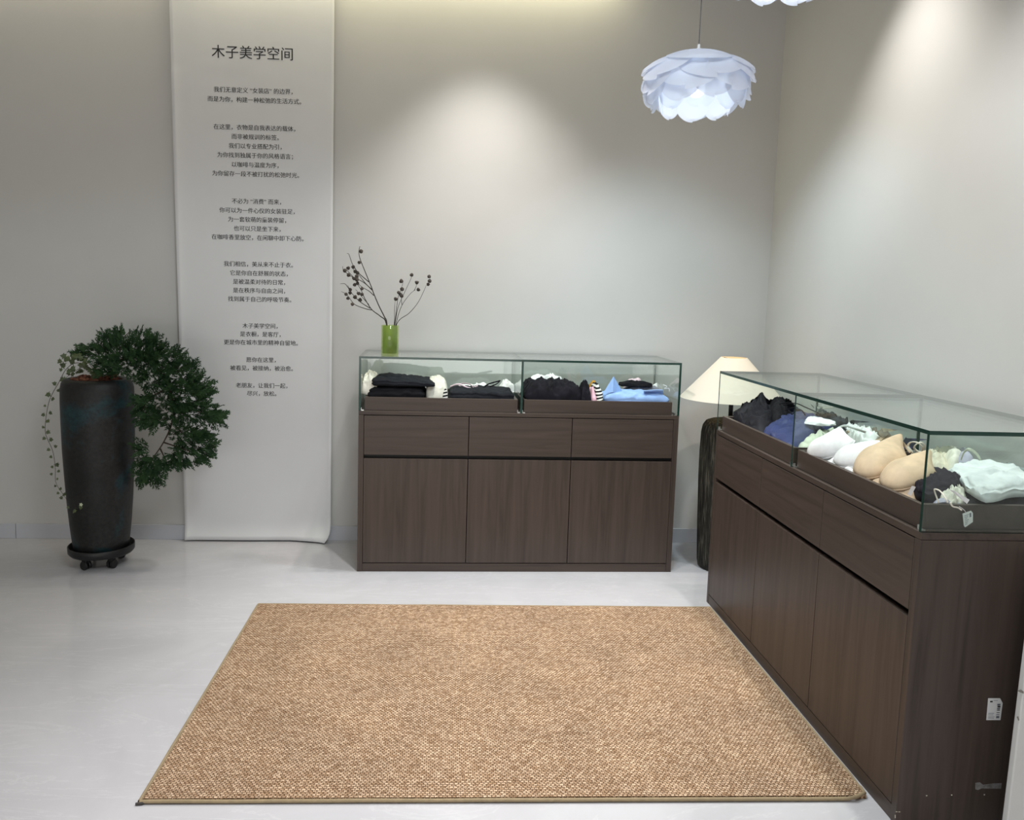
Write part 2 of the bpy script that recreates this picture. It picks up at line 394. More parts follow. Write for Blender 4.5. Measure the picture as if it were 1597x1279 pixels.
def rug_h(x, y):
    h = 0.0105
    h += 0.0022*math.exp(-((y-0.515-0.01*sin(x*2.2))/0.012)**2)      # old fold line
    h += 0.0010*math.exp(-((y-1.225)/0.014)**2)
    h += 0.0008*noise.noise(Vector((x*3, y*3, 1.7)))
    return h
nx, ny = 120, 84
mb = MB(); b = 0.010
top = [(b+(RW-2*b)*i/(nx-1), b+(RL-2*b)*j/(ny-1)) for j in range(ny) for i in range(nx)]
vs = [(x, y, rug_h(x, y)) for x, y in top]
fs = [(j*nx+i, j*nx+i+1, (j+1)*nx+i+1, (j+1)*nx+i) for j in range(ny-1) for i in range(nx-1)]
rim = [i for i in range(nx)] + [j*nx+nx-1 for j in range(1,ny)] + [(ny-1)*nx+i for i in range(nx-2,-1,-1)] + [j*nx for j in range(ny-2,0,-1)]
k0 = len(vs); vs += [(vs[i][0], vs[i][1], 0.001) for i in rim]; n_ = len(rim)
fs += [(rim[i], k0+i, k0+(i+1)%n_, rim[(i+1)%n_]) for i in range(n_)] + [tuple(k0+i for i in range(n_))]
mb.add(vs, fs); mb.build('woven_field', M_RUG, rug, smooth=False)
M_BIND = m_noisy('khaki_binding', (0.29,0.22,0.13), (0.36,0.27,0.16), 60, 0.9, 0.5, 700)
loop = []
def seg(a, b_, n):
    for i in range(n): loop.append((a[0]+(b_[0]-a[0])*i/n, a[1]+(b_[1]-a[1])*i/n))
seg((0.004,0.004),(RW-0.045,0.002),90); seg((RW-0.045,0.002),(RW-0.010,0.020),6); seg((RW-0.010,0.020),(RW-0.004,0.11),8); seg((RW-0.004,0.11),(RW-0.004,RL-0.004),60)
seg((RW-0.004,RL-0.004),(0.004,RL-0.004),80); seg((0.004,RL-0.004),(0.004,0.004),60); loop.append(loop[0])
mb = MB(); mb.tube([(x, y, 0.0066+0.0012*noise.noise(Vector((x*6,y*6,0))) + (0.004 if (x > RW-0.05 and y < 0.05) else 0)) for x, y in loop], 0.0050, 8, caps=False)
mb.build('edge_binding', M_BIND, rug, smooth=True)
mb = MB(); mb.tube([(-0.004,-0.002,0.004),(0.012,0.001,0.0045),(0.02,0.004,0.004)], [0.0035,0.0045,0.002], 8); mb.build('corner_knot', mat('dark_thread', (0.05,0.045,0.04), 0.9), rug)

# ------------------------------------------------------------------ banner with lettering
M_BANNER = m_noisy('white_banner_cloth', (0.73,0.73,0.735), (0.76,0.76,0.765), 2.5, 0.6, 0.25, 9, 0.3, 0.004)
YB = YW - 0.022
ban = thing('hanging_banner', 'tall white hanging banner with printed lines of Chinese text against the back wall', 'banner', (-0.88, YB, 0))
bo = Vector(ban.location)
def edge_x(px0, px1, z):   # straight print edge through two pixels, at height z
    a = at_y(px0[0], px0[1], YB); b_ = at_y(px1[0], px1[1], YB); k = (z-a.z)/(b_.z-a.z); return a.x+(b_.x-a.x)*k
def ban_pt(u, w):
    z = 0.008 + (2.93-0.008)*w
    xl = edge_x((264.5,0),(290,838),z); xr = edge_x((521.5,0),(516.5,770),z)
    rb = 0.075                                      # rounded, curled bottom corner
    if z < rb: xr -= (rb - sqrt(max(0, rb*rb-(rb-z)**2)))*0.62
    x = xl+(xr-xl)*u
    f = 0.010*math.exp(-u/0.035) + 0.014*math.exp(-(1-u)/0.03)*max(0, 1-z/2.4)          # side edges lift off the wall
    f += 0.020*max(0, 1-z/0.10)**2 + 0.035*max(0, 1-z/0.12)**2*max(0,(u-0.75)/0.25)
    f += 0.0025*sin(u*7+z*1.3)+0.003*noise.noise(Vector((u*3, z*1.5, 4)))
    if z > 2.35: f *= 0.6
    return (x-bo.x, -f-0.0, z)
mb = MB(); mb.grid(49, 140, ban_pt); mb.build('banner_sheet', M_BANNER, ban, smooth=True, solid=0.0012)
TITLE = ("木子美学空间", 393.5, 84)
PARAS = [
 [("我们无意定义 “女装店” 的边界，",395,142),("而是为你，构建一种松弛的生活方式。",397,157)],
 [("在这里，衣物是自我表达的载体，",397,200),("而非被规训的标签。",398,214.5),("我们以专业搭配为引，",398,229),("为你找到独属于你的风格语言；",398,243.5),("以咖啡与温度为序，",398,258),("为你留存一段不被打扰的松弛时光。",399,272.5)],
 [("不必为 “消费” 而来，",400,315),("你可以为一件心仪的女装驻足，",401,329.5),("为一套软萌的童装停留，",401,343.5),("也可以只是坐下来，",401,357.5),("在咖啡香里放空，在闲聊中卸下心防。",402,371.5)],
 [("我们相信，美从来不止于衣。",403,413),("它是你自在舒展的状态，",404,427),("是被温柔对待的日常，",404,440.5),("是在秩序与自由之间，",404,454),("找到属于自己的呼吸节奏。",405,467.5)],
 [("木子美学空间，",405.5,509),("是衣橱，是客厅，",406,522),("更是你在城市里的精神自留地。",407,535)],
 [("愿你在这里，",407,562),("被看见，被接纳，被治愈。",408,575)],
 [("老朋友，让我们一起，",408,602),("尽兴，放松。",408,614.5)],
]
def text_mesh(name, lines, size, weight):
    """lines of print as one flat mesh a hair in front of the banner"""
    mb = MB(); dg = None
    for (s, px, py) in lines:
        cu = bpy.data.curves.new('tmp_text', 'FONT'); cu.body = s; cu.size = size; cu.align_x = 'CENTER'; cu.align_y = 'CENTER'
        cu.resolution_u = 4
        ob = bpy.data.objects.new('tmp_text', cu); COL.objects.link(ob)
        dg = bpy.context.evaluated_depsgraph_get(); ev = ob.evaluated_get(dg); me = ev.to_mesh()
        xs = [v.co.x for v in me.vertices]; cx = (min(xs)+max(xs))/2
        c = at_y(px, py, YB); rot = radians(0.35)
        vs = []
        for v in me.vertices:
            x, y = v.co.x-cx, v.co.y
            vs.append((c.x+x*cos(rot)-y*sin(rot)-bo.x, 0, c.z+x*sin(rot)+y*cos(rot)))
        out = []
        for (x, y, z) in vs:
            # follow the sheet: same offset as ban_pt at that place
            xl = edge_x((264.5,0),(290,838),z); xr = edge_x((521.5,0),(516.5,770),z); u = (x+bo.x-xl)/(xr-xl)
            f = -ban_pt(u, (z-0.008)/(2.93-0.008))[1]
            out.append((x, -f-0.0013, z))
        mb.add(out, [tuple(p.vertices) for p in me.polygons])
        mb.add([(x+weight, y-0.00008, z) for x, y, z in out], [tuple(p.vertices) for p in me.polygons])   # a second strike thickens the strokes
        ev.to_mesh_clear(); bpy.data.objects.remove(ob); bpy.data.curves.remove(cu)
    return mb.build(name, M_INK, ban, recalc=False)
text_mesh('title_lettering', [TITLE], 0.0660, 0.0006)
for p in PARAS: text_mesh('paragraph_lettering', p, 0.0277, 0.0006)

# ------------------------------------------------------------------ potted juniper with trailing ivy, on a caddy
PY = 3.815
pc = at_y(152, 700, PY); PX = -1.527
caddy = thing('plant_caddy', 'black round plant caddy on casters under the tall dark planter', 'plant caddy', (PX, PY, 0))
M_PLASTIC = mat('black_plastic', (0.006,0.006,0.0065), 0.45)
ZCAD = 0.052
mb = MB(); mb.lathe([(0.0,ZCAD),(0.118,ZCAD),(0.136,ZCAD+0.004),(0.144,ZCAD+0.014),(0.145,ZCAD+0.040),(0.142,ZCAD+0.043),(0.139,ZCAD+0.040),(0.136,ZCAD+0.016),(0.128,ZCAD+0.010),(0.0,ZCAD+0.010)], 64)
mb.build('tray', M_PLASTIC, caddy, smooth=True)
cs0 = None
for k, a in enumerate((-1.95, -0.75, 0.9, 2.4)):
    x, y = 0.098*cos(a), 0.098*sin(a)
    if cs0 is None:
        mb = MB(); mb.tube([(0,0,0.030),(0,0,ZCAD+.001)], 0.008, 10); mb.box((-0.012,-0.014,0.030),(0.012,0.014,0.047))
        cs0 = mb.build('caster', M_PLASTIC, caddy, bevel=0.003); cs0.location = (x, y, 0); cs0.rotation_euler = (0,0,a)
        w_ = []
        for s in (-1, 1):
            mb = MB(); mb.tube([(s*0.004,0,0.021),(s*0.006,0,0.021),(s*0.014,0,0.021),(s*0.016,0,0.021)], [0.018,0.021,0.021,0.018], 20)
            w_.append(mb.build('wheel', M_PLASTIC, cs0, smooth=False))
    else:
        c = cs0.copy(); COL.objects.link(c); c.parent = caddy; c.location = (x, y, 0); c.rotation_euler = (0,0,a+0.4*k)
        for w in w_: d = w.copy(); COL.objects.link(d); d.parent = c

ZP = ZCAD + 0.0105
plant = thing('potted_juniper', 'tall charcoal planter with dark green juniper spilling over its side and trailing ivy', 'potted plant', (PX, PY, ZP))
M_POT = mat('charcoal_glaze', (0.02,0.02,0.02), 0.5, spec=0.35)
def _pot(m):
    co = coords(m, (1,1,1)); n = noisetex(m, co, 3.4, 5, 0.6, 0.4); n2 = noisetex(m, co, 60, 5, 0.7)
    r = ramp(m, [(0.40,(0.009,0.009,0.009)),(0.52,(0.014,0.0135,0.0135)),(0.60,(0.008,0.030,0.036)),(0.74,(0.014,0.042,0.045))])
    L(m, n,'Fac', r,'Fac'); mx = N(m,'ShaderNodeMix', data_type='RGBA', blend_type='MULTIPLY'); mx.inputs['Factor'].default_value = 1
    r2 = ramp(m, [(0.35,(0.6,0.6,0.6)),(0.65,(1.5,1.5,1.5))]); L(m, n2,'Fac', r2,'Fac'); L(m, r,'Color', mx,'A'); L(m, r2,'Color', mx,'B')
    L(m, mx,'Result', bsdf(m),'Base Color'); bump(m, n2,'Fac', 0.35, 0.003)
_pot(M_POT)
prof = [(0.0,0.0),(0.112,0.0),(0.120,0.006),(0.127,0.06),(0.135,0.14),(0.143,0.24),(0.150,0.36),(0.1555,0.48),(0.158,0.60),(0.159,0.70),(0.1575,0.76),(0.152,0.785),(0.141,0.800),(0.128,0.804),(0.116,0.800),(0.110,0.790),(0.108,0.76),(0.0,0.76)]
prof = [(r*0.985, z*1.012) for r, z in prof]
mb = MB(); mb.lathe(prof, 72); mb.build('pot', M_POT, plant, smooth=True)
# bark chips over the soil
M_SOIL = mat('dark_soil', (0.03,0.02,0.014), 0.95); M_BARK = m_noisy('red_bark', (0.11,0.035,0.018), (0.20,0.075,0.04), 40, 0.85)
rnd = random.Random(5)
mb = MB(); mb.lathe([(0.0,0.795),(0.07,0.793),(0.107,0.780),(0.107,0.765)], 32); mb.build('soil', M_SOIL, plant, smooth=True)
mb = MB()
for k in range(150):
    a = rnd.uniform(0, 2*pi); r = 0.104*sqrt(rnd.random()); c = Vector((r*cos(a), r*sin(a), 0.797+rnd.uniform(0,0.022)))
    ax = Vector((rnd.uniform(-1,1), rnd.uniform(-1,1), rnd.uniform(-.4,.4))).normalized()*rnd.uniform(0.006,0.016)
    bx = ax.cross(Vector((rnd.uniform(-.3,.3),rnd.uniform(-.3,.3),1))).normalized()*rnd.uniform(0.004,0.008); cx = ax.cross(bx).normalized()*0.003
    vs = [c+ax*i+bx*j+cx*l for l in (-1,1) for j in (-1,1) for i in (-1,1)]
    mb.add(vs, [(0,2,3,1),(4,5,7,6),(0,1,5,4),(2,6,7,3),(1,3,7,5),(0,4,6,2)])
ch = mb.build('bark_mulch', M_BARK, plant); ch['kind'] = 'stuff'
# juniper: woody limbs drawn through the crown, feathery sprays along them
po = Vector((PX, PY, ZP))
def J(px, py, dy=0.0): return at_y(px, py, PY+dy) - po
limbs = [
 [(168,592,0),(180,570,-.02),(205,555,-.03),(232,565,-.05),(255,590,-.06),(270,625,-.05),(268,660,-.04),(255,690,-.03),(238,715,-.03)],
 [(180,572,0),(175,560,0.02),(150,555,0.03),(122,545,0.03)],
 [(180,570,0),(188,545,-.04),(195,525,-.03),(206,515,-.02)],
 [(205,556,-.03),(222,540,0.0),(237,527,0.02)],
 [(225,560,-.05),(248,552,-.02),(268,545,0.0)],
 [(250,585,-.06),(275,580,-.03),(295,575,-.02)],
 [(262,600,-.06),(295,605,-.05),(328,605,-.04)],
 [(270,630,-.05),(300,640,-.04),(335,648,-.03),(348,650,-.03)],
 [(262,605,-.06),(235,620,-.09),(222,640,-.10)],
 [(268,655,-.04),(290,680,-.05),(325,682,-.05)],
 [(255,690,-.03),(285,700,-.06),(315,712,-.06)],
 [(238,715,-.03),(225,740,-.05)],[(250,700,-.03),(262,725,-.06)],
]
M_TWIG = m_noisy('juniper_bark', (0.035,0.022,0.014), (0.07,0.045,0.03), 30, 0.9)
mb = MB()
for i, lb in enumerate(limbs):
    pts = catmull([J(*q) for q in lb], 5); k = len(pts)
    mb.tube(pts, [(0.0085 if i == 0 else 0.004)*(1-0.75*j/(k-1)) for j in range(k)], 7)
mb.build('branches', M_TWIG, plant, smooth=True)
M_JUN = mat('juniper_green', (0.03,0.075,0.025), 0.65, spec=0.25)
def _jun(m):
    co = coords(m); n = noisetex(m, co, 26, 4); r = ramp(m, [(0.3,(0.012,0.036,0.014)),(0.55,(0.026,0.066,0.022)),(0.75,(0.048,0.092,0.032))])
    L(m, n,'Fac', r,'Fac'); L(m, r,'Color', bsdf(m),'Base Color')
_jun(M_JUN)
rnd = random.Random(11)
def lens(mb, a, d, ln, w, nrm):
    """one scale-leaved twiglet: slim double pyramid"""
    s = d.cross(nrm)
    if s.length < 1e-5: s = d.cross(Vector((0.3,0.5,0.8)))
    s.normalize(); t = d.cross(s); m_ = a + d*ln*0.45
    vs = [a, a+d*ln, m_+s*w, m_+t*w*.7, m_-s*w, m_-t*w*.7]
    mb.add(vs, [(0,2,3),(0,3,4),(0,4,5),(0,5,2),(1,3,2),(1,4,3),(1,5,4),(1,2,5)])
def spray(mb, p, d, ln):
    d = d.normalized(); nrm = d.cross(Vector((rnd.uniform(-1,1), rnd.uniform(-1,1), rnd.uniform(-1,1)))).normalized(); side = d.cross(nrm)
    n = 6
    for i in range(n):
        t = i/(n-1)
        q = p + d*ln*t*0.8
        for s in (-1, 1):
            dd = (d*0.85 + side*s*rnd.uniform(0.45,0.9) + nrm*rnd.uniform(-.3,.3)).normalized()
            l2 = ln*(0.50-0.28*t)*rnd.uniform(0.8,1.2); lens(mb, q, dd, l2, 0.0024, nrm)
            if i < 4 and rnd.random() < .7:
                q2 = q + dd*l2*0.45; lens(mb, q2, (dd+side*s*0.9).normalized(), l2*0.5, 0.002, nrm); lens(mb, q2, (dd+d*0.8).normalized(), l2*0.55, 0.002, nrm)
    lens(mb, p+d*ln*0.55, d, ln*0.5, 0.0025, nrm); lens(mb, p, d, ln*0.7, 0.0016, nrm)
# clumps: pixel centre, depth offset, radii in pixels, count, growth direction
clumps = [
 (200,545,-.02,52,28,70,(0.1,-.25,1)),(176,540,0,22,16,16,(-.3,0,1)),(226,545,.0,28,20,22,(.5,0,.9)),(142,552,.03,20,10,18,(-1,-.1,.25)),
 (172,572,-.05,26,14,30,(-.3,-.5,.2)),(215,570,-.06,45,18,52,(.2,-.6,.2)),(252,560,-.04,34,22,44,(.7,-.3,.6)),
 (250,592,-.06,36,20,46,(.5,-.5,0)),(288,580,-.03,22,16,28,(.6,-.2,.8)),(305,605,-.04,24,14,30,(1,-.1,.3)),(272,618,-.06,42,22,62,(.6,-.4,.1)),
 (230,632,-.09,18,22,26,(-.3,-.5,-.1)),(262,645,-.06,34,16,44,(.2,-.6,-.1)),(312,645,-.04,32,15,42,(1,-.1,.1)),(335,650,-.03,12,8,10,(1,0,-.1)),
 (232,655,-.10,20,9,18,(-.3,-.5,-.2)),(288,678,-.05,26,14,34,(.6,-.4,-.1)),(314,688,-.05,16,13,20,(1,-.2,.2)),
 (288,708,-.05,28,14,38,(.5,-.4,-.4)),(240,722,-.05,26,14,38,(-.1,-.4,-.6)),(226,700,-.07,10,8,8,(-.5,-.3,.3)),(232,742,-.05,18,7,16,(-.1,-.2,-1)),(318,706,-.05,10,8,10,(1,0,-.3)),
]
mb = MB()
for (cx, cy, dy, rx, ry, n, g) in clumps:
    for k in range(int(n*2.2)):
        a = rnd.uniform(0, 2*pi); r = sqrt(rnd.random())*0.92
        p = J(cx+rx*r*cos(a), cy+ry*r*sin(a), dy+rnd.uniform(-.05,.055))
        out = Vector((cos(a), 0, -sin(a)))*r*0.8
        d = Vector(g).normalized() + out + Vector((rnd.uniform(-.6,.6), rnd.uniform(-.7,.4), rnd.uniform(-.6,.6)))
        spray(mb, p, d, rnd.uniform(0.036,0.062))
mb.build('juniper_foliage', M_JUN, plant, recalc=False)
# ivy
M_IVY = m_noisy('ivy_green', (0.04,0.06,0.022), (0.10,0.13,0.05), 18, 0.5); M_VINE = mat('ivy_stem', (0.06,0.045,0.03), 0.8)
vine_a = catmull([J(150,582,-.02)+Vector((0,0,.005)), J(122,566,-.03), J(104,575,-.04), J(92,596,-.05), J(78,622,-.05), J(72,650,-.05), J(71,676,-.05), J(82,703,-.05), J(86,728,-.05), J(87,752,-.05), J(97,769,-.07), J(112,789,-.11), J(121,793,-.14)], 6)
vine_b = catmull([J(150,582,-.02), J(132,560,-.05), J(112,556,-.05), J(96,560,-.05)], 6)
vine_c = catmull([J(152,583,.0), J(136,572,.02), J(118,578,.02), J(102,590,.0)], 6)
mb = MB()
for v in (vine_a, vine_b, vine_c): mb.tube(v, [0.0017*(1-.5*i/len(v)) for i in range(len(v))], 6)
mb.build('ivy_stem', M_VINE, plant, smooth=True)
def ivy_leaf(mb, p, d, nrm, s):
    d = d.normalized(); nrm = (nrm - d*nrm.dot(d)).normalized(); sd = d.cross(nrm)
    out = [(0,0),(.18,.42),(-.05,.62),(.42,.40),(.55,.62),(.72,.30),(1.12,0),(.72,-.30),(.55,-.62),(.42,-.40),(-.05,-.62),(.18,-.42)]
    vs = [p + d*x*s + sd*y*s - nrm*abs(y)*0.22*s - nrm*max(0,x-.5)*.2*s for x, y in out] + [p + d*.42*s + nrm*.02*s]
    k = len(out); mb.add(vs, [(i, (i+1) % k, k) for i in range(k)])
mb = MB(); rnd = random.Random(3)
for v, cnt, smin, smax in ((vine_a, 40, .011, .02), (vine_b, 18, .018, .026), (vine_c, 14, .016, .024)):
    for k in range(cnt):
        t = (k+rnd.random()*.6)/cnt; i = min(len(v)-1, int(t*len(v))); p = v[i]
        sgn = 1 if k % 2 else -1
        d = Vector((sgn*rnd.uniform(.4,1), rnd.uniform(-.6,.1), rnd.uniform(-.9,.4)))
        s = rnd.uniform(smin, smax)*(1.35 if (v is vine_a and t < .35) else 1)
        q = p + d.normalized()*rnd.uniform(.004,.012)
        ivy_leaf(mb, q, d, Vector((rnd.uniform(-.5,.5), -1, rnd.uniform(-.1,.8))), s)
mb.build('ivy_leaves', M_IVY, plant, recalc=False, solid=0.0006)
mb = MB(); fl = J(126.5,787,-.165)
for k in range(5):
    a = 2*pi*k/5; ivy = Vector((cos(a),-.2,sin(a))); lens(mb, fl, ivy, .009, .004, Vector((0,1,0)))
mb.build('ivy_bud', mat('pale_bud', (0.55,0.58,0.42), 0.7), plant)

# ------------------------------------------------------------------ corner lamp
LX, LY = 1.452, 3.80
fl_ = thing('floor_lamp', 'bark-textured dark floor lamp with cream cone shade standing in the corner between cabinets', 'lamp', (LX, LY, 0))
M_BARKB = mat('dark_bark', (0.03,0.027,0.02), 0.85)
def _bk(m):
    co = coords(m, (1,1,0.10)); n = noisetex(m, co, 95, 5, 0.65); r = ramp(m, [(0.36,(0.006,0.005,0.004)),(0.52,(0.034,0.031,0.022)),(0.72,(0.17,0.16,0.125))])
    L(m, n,'Fac', r,'Fac'); L(m, r,'Color', bsdf(m),'Base Color'); bump(m, n,'Fac', 0.9, 0.008)
_bk(M_BARKB)
pr = [(0.0,0.0),(0.106,0.0),(0.113,0.006),(0.118,0.03),(0.122,0.12),(0.128,0.28),(0.133,0.45),(0.134,0.58),(0.132,0.67),(0.126,0.705),(0.112,0.726),(0.09,0.735),(0.03,0.739),(0.0,0.739)]
pr = [pr[0]] + [tuple(Vector(pr[i]).lerp(Vector(pr[i+1]), k/4)) for i in range(1, len(pr)-1) for k in range(4)] + [pr[-1]]
mb = MB(); mb.lathe(pr, 120, fn=lambda r, z, th: r*(1+0.014*sin(th*34+2*noise.noise(Vector((cos(th)*2,sin(th)*2,z*3))))) if r > .1 else r)
mb.build('bark_base', M_BARKB, fl_, smooth=True)
mb = MB(); mb.tube([(0,0,0.737),(0,0,0.90)], 0.0105, 16); mb.build('stem', M_PLASTIC, fl_, smooth=True)
M_SHADE = bpy.data.materials.new('cream_parchment'); M_SHADE.use_nodes = True
def _shade(m):
    nt = m.node_tree; nt.nodes.clear(); o_ = nt.nodes.new('ShaderNodeOutputMaterial'); mx = nt.nodes.new('ShaderNodeMixShader'); mx.inputs[0].default_value = 0.3
    d = nt.nodes.new('ShaderNodeBsdfDiffuse'); t = nt.nodes.new('ShaderNodeBsdfTranslucent')
    d.inputs[0].default_value = (0.88,0.82,0.72,1); t.inputs[0].default_value = (0.85,0.76,0.60,1)
    nt.links.new(d.outputs[0], mx.inputs[1]); nt.links.new(t.outputs[0], mx.inputs[2]); nt.links.new(mx.outputs[0], o_.inputs[0])
_shade(M_SHADE)
SZ0, SZ1, SR0, SR1 = 0.838, 1.037, 0.243, 0.062
mb = MB(); mb.lathe([(SR0,SZ0),(SR0*.75+SR1*.25,SZ0*.75+SZ1*.25),(SR0*.5+SR1*.5,SZ0*.5+SZ1*.5),(SR1,SZ1),(SR1-.003,SZ1),(SR0-.003,SZ0)], 72, close=True); mb.build('lamp_shade', M_SHADE, fl_, smooth=False)
mb = MB(); mb.tube([(0,0,0.89),(0,0,0.925)], 0.018, 16); mb.lathe([(0.0,0.0),(0.006,0.0),(0.006,0.004),(0,0.004)], 12, c=(0,0,SZ1-.012))
for k in range(3):
    a = k*2*pi/3; mb.tube([(0,0,SZ1-.010),(cos(a)*(SR1-.002), sin(a)*(SR1-.002), SZ1-.004)], 0.0016, 6)
mb.tube([(0,0,.925),(0,0,SZ1-.01)], .003, 6)
mb.build('bulb_holder', M_PLASTIC, fl_)
mb = MB(); mb.lathe([(0.0,0.926),(0.012,0.928),(0.022,0.945),(0.025,0.96),(0.02,0.978),(0.008,0.987),(0.0,0.988)], 20)
M_WARMB = mat('warm_bulb', (1,0.8,0.5)); bsdf(M_WARMB).inputs['Emission Color'].default_value = (1,0.72,0.36,1); bsdf(M_WARMB).inputs['Emission Strength'].default_value = 16
mb.build('bulb', M_WARMB, fl_, smooth=True)

# ------------------------------------------------------------------ green vase and dried branches
VX, VY = -0.1925, 3.815
def m_tint(name, tint, dif, tra, k):
    m = m_glass(name, tint, 0.05)
    nt = m.node_tree; out = [n for n in nt.nodes if n.type == 'OUTPUT_MATERIAL'][0]; old = out.inputs[0].links[0].from_socket
    mx = nt.nodes.new('ShaderNodeMixShader'); mx.inputs[0].default_value = k
    d = nt.nodes.new('ShaderNodeBsdfDiffuse'); d.inputs[0].default_value = (*dif,1); t = nt.nodes.new('ShaderNodeBsdfTranslucent'); t.inputs[0].default_value = (*tra,1)
    m2_ = nt.nodes.new('ShaderNodeMixShader'); nt.links.new(d.outputs[0], m2_.inputs[1]); nt.links.new(t.outputs[0], m2_.inputs[2])
    nt.links.new(old, mx.inputs[1]); nt.links.new(m2_.outputs[0], mx.inputs[2]); nt.links.new(mx.outputs[0], out.inputs[0]); return m
M_VASE = m_tint('pale_lime_glass', (0.86,0.93,0.62), (0.50,0.58,0.30), (0.6,0.7,0.35), 0.16)
M_VASEIN = m_tint('olive_green_glass', (0.62,0.74,0.32), (0.40,0.47,0.17), (0.56,0.66,0.24), 0.55)
vase = thing('glass_vase', 'green glass cylinder vase standing on the glass top at the back wall', 'vase', (VX, VY, ZT+0.0002))
mb = MB(); mb.lathe([(0.0,0.0),(0.038,0.0),(0.0405,0.002),(0.0405,0.138),(0.039,0.140),(0.0350,0.140),(0.0345,0.137),(0.0345,0.008),(0.0,0.008)], 48)
mb.build('vase_body', M_VASE, vase, smooth=True)
mb = MB(); mb.lathe([(0.0,0.0085),(0.0343,0.0085),(0.0343,0.136),(0.0318,0.136),(0.0315,0.012),(0.0,0.0115)], 48)
mb.build('vase_lining', M_VASEIN, vase, smooth=True)
M_STEM = m_noisy('dry_stem', (0.022,0.017,0.013), (0.045,0.034,0.027), 60, 0.85); M_POD = m_noisy('dry_seed_pod', (0.03,0.024,0.020), (0.11,0.09,0.075), 90, 0.9, 0.6, 300)
def V(zx, zy, dy=0.0): return at_y(510+zx*0.1485, 370+zy*0.1485, VY+dy)
rnd = random.Random(8)
mb = MB()    # pod: ribbed cup with a domed lid
mb.lathe([(0.0,0.0),(0.0022,0.0006),(0.0042,0.0026),(0.0054,0.0058),(0.0055,0.0080),(0.0046,0.0096),(0.0036,0.0090),(0.0022,0.0100),(0.0,0.0106)], 14, fn=lambda r,z,th: r*(1+0.08*cos(7*th)))
pod_src = mb.build('seed_pod', M_POD, None, smooth=True); pod_me = pod_src.data; bpy.data.objects.remove(pod_src)
def branch(label, stems, pods, r0):
    base = V(*stems[0][0]); t = thing('dried_branch', label, 'dried branch', tuple(base), 0, 'dried branches in the green vase')
    mb = MB()
    for i, st in enumerate(stems):
        pts = [V(*q) for q in st]
        if i == 0: pts = [Vector((VX + (pts[0].x-VX)*.25, VY+rnd.uniform(-.01,.01), ZT+0.0130))] + pts
        pts = catmull(pts, 5); k = len(pts); rr = r0*1.2 if i == 0 else r0*.85
        mb.tube([p-base for p in pts], [rr*(1-.6*j/(k-1)) for j in range(k)], 6)
    mb.build('stem', M_STEM, t, smooth=True)
    for (zx, zy, dy) in pods:
        o = bpy.data.objects.new('seed_pod', pod_me); COL.objects.link(o); o.parent = t
        o.location = V(zx, zy+18, dy) - base; sc = rnd.uniform(.40,.52)*.95; o.scale = (sc,)*3
        o.scale = (sc, sc, sc); o.rotation_euler = (rnd.uniform(-1.1,1.1), rnd.uniform(-1.1,1.1), rnd.uniform(0,6))
# pod mesh is 11 mm tall; photo pods are about 5 px = 15 mm wide
for v in pod_me.vertices: v.co *= 3.5
branch('tallest dried branch of the vase, dark stem reaching up beside the white banner',
 [[(628,905),(605,840),(545,720),(490,590,.01),(465,520,.01),(385,325,0),(345,220,0),(335,150,0),(345,95,0)],
  [(490,612,.01),(440,565,-.01),(350,510,-.03),(290,430,-.03)],[(475,556,.01),(400,480,.03),(330,390,.04),(250,310,.04)],
  [(468,545,.01),(370,465,-.02),(280,425,-.03),(215,385,-.03),(170,340,-.03),(165,305,-.03)],[(440,470,.01),(335,380,.02),(290,320,.02),(262,270,.02),(230,180,.02),(210,172,.02)],[(335,480,-.03),(240,380,-.04),(205,340,-.04)]],
 [(358,145,0),(345,255,0),(285,435,-.03),(322,440,-.03),(302,495,-.03),(308,475,-.03),(230,325,.04),(292,362,.03),(320,366,.02),(286,305,.02),(210,392,-.03),(187,347,-.03),(318,405,.0)], 0.0026)
branch('low spreading dried branch leaning from the vase towards the white banner',
 [[(622,905),(560,830),(470,760,-.02),(400,650,-.02),(360,560,-.02),(325,500,-.02)],[(468,764,-.02),(400,750,-.04),(290,705,-.05),(230,630,-.05),(190,590,-.05),(150,570,-.05)],
  [(450,745,-.02),(350,680,.01),(270,600,.02),(240,550,.02),(218,505,.02)],[(440,710,-.02),(370,630,-.03),(300,548,-.03)],[(250,575,.02),(215,520,.02),(185,488,.02),(140,490,.02)]],
 [(270,700,-.05),(232,636,-.05),(205,590,-.05),(240,585,.02),(308,628,.01),(365,650,-.02),(262,540,.02),(362,597,-.02),(335,592,-.03),(360,530,-.02)], 0.0024)
branch('shortest straight dried stem in the vase with one pod', [[(706,905),(708,780,.02),(715,670,.02)]], [(714,650,.02)], 0.0016)
branch('upright dried stem with a tight cluster of pods', [[(712,905),(727,780,-.01),(745,640,-.01),(775,560,-.01),(798,475,-.01)]], [(745,575,-.01),(765,607,-.02),(776,540,0),(800,453,-.01),(760,590,.01)], 0.0016)
branch('slender dried stem with a single pod at its tip', [[(716,902),(745,740,.02),(800,610,.03),(875,450,.03),(890,405,.03)]], [(900,393,.03)], 0.0015)
branch('forked dried stem with two bell-shaped pods', [[(728,898),(785,720,-.02),(870,600,-.03),(930,550,-.03)],[(915,560,-.03),(935,520,-.03),(942,490,-.03)],[(788,712,-.02),(780,640,-.01),(790,560,-.01)]], [(945,545,-.03),(942,478,-.03)], 0.0016)
branch('dried stem arching away from the banner with three pods at its end', [[(734,908),(860,800,0),(950,695,0),(1010,580,0),(1042,505,0)]], [(1054,490,0),(1062,452,0),(1058,402,0)], 0.0017)

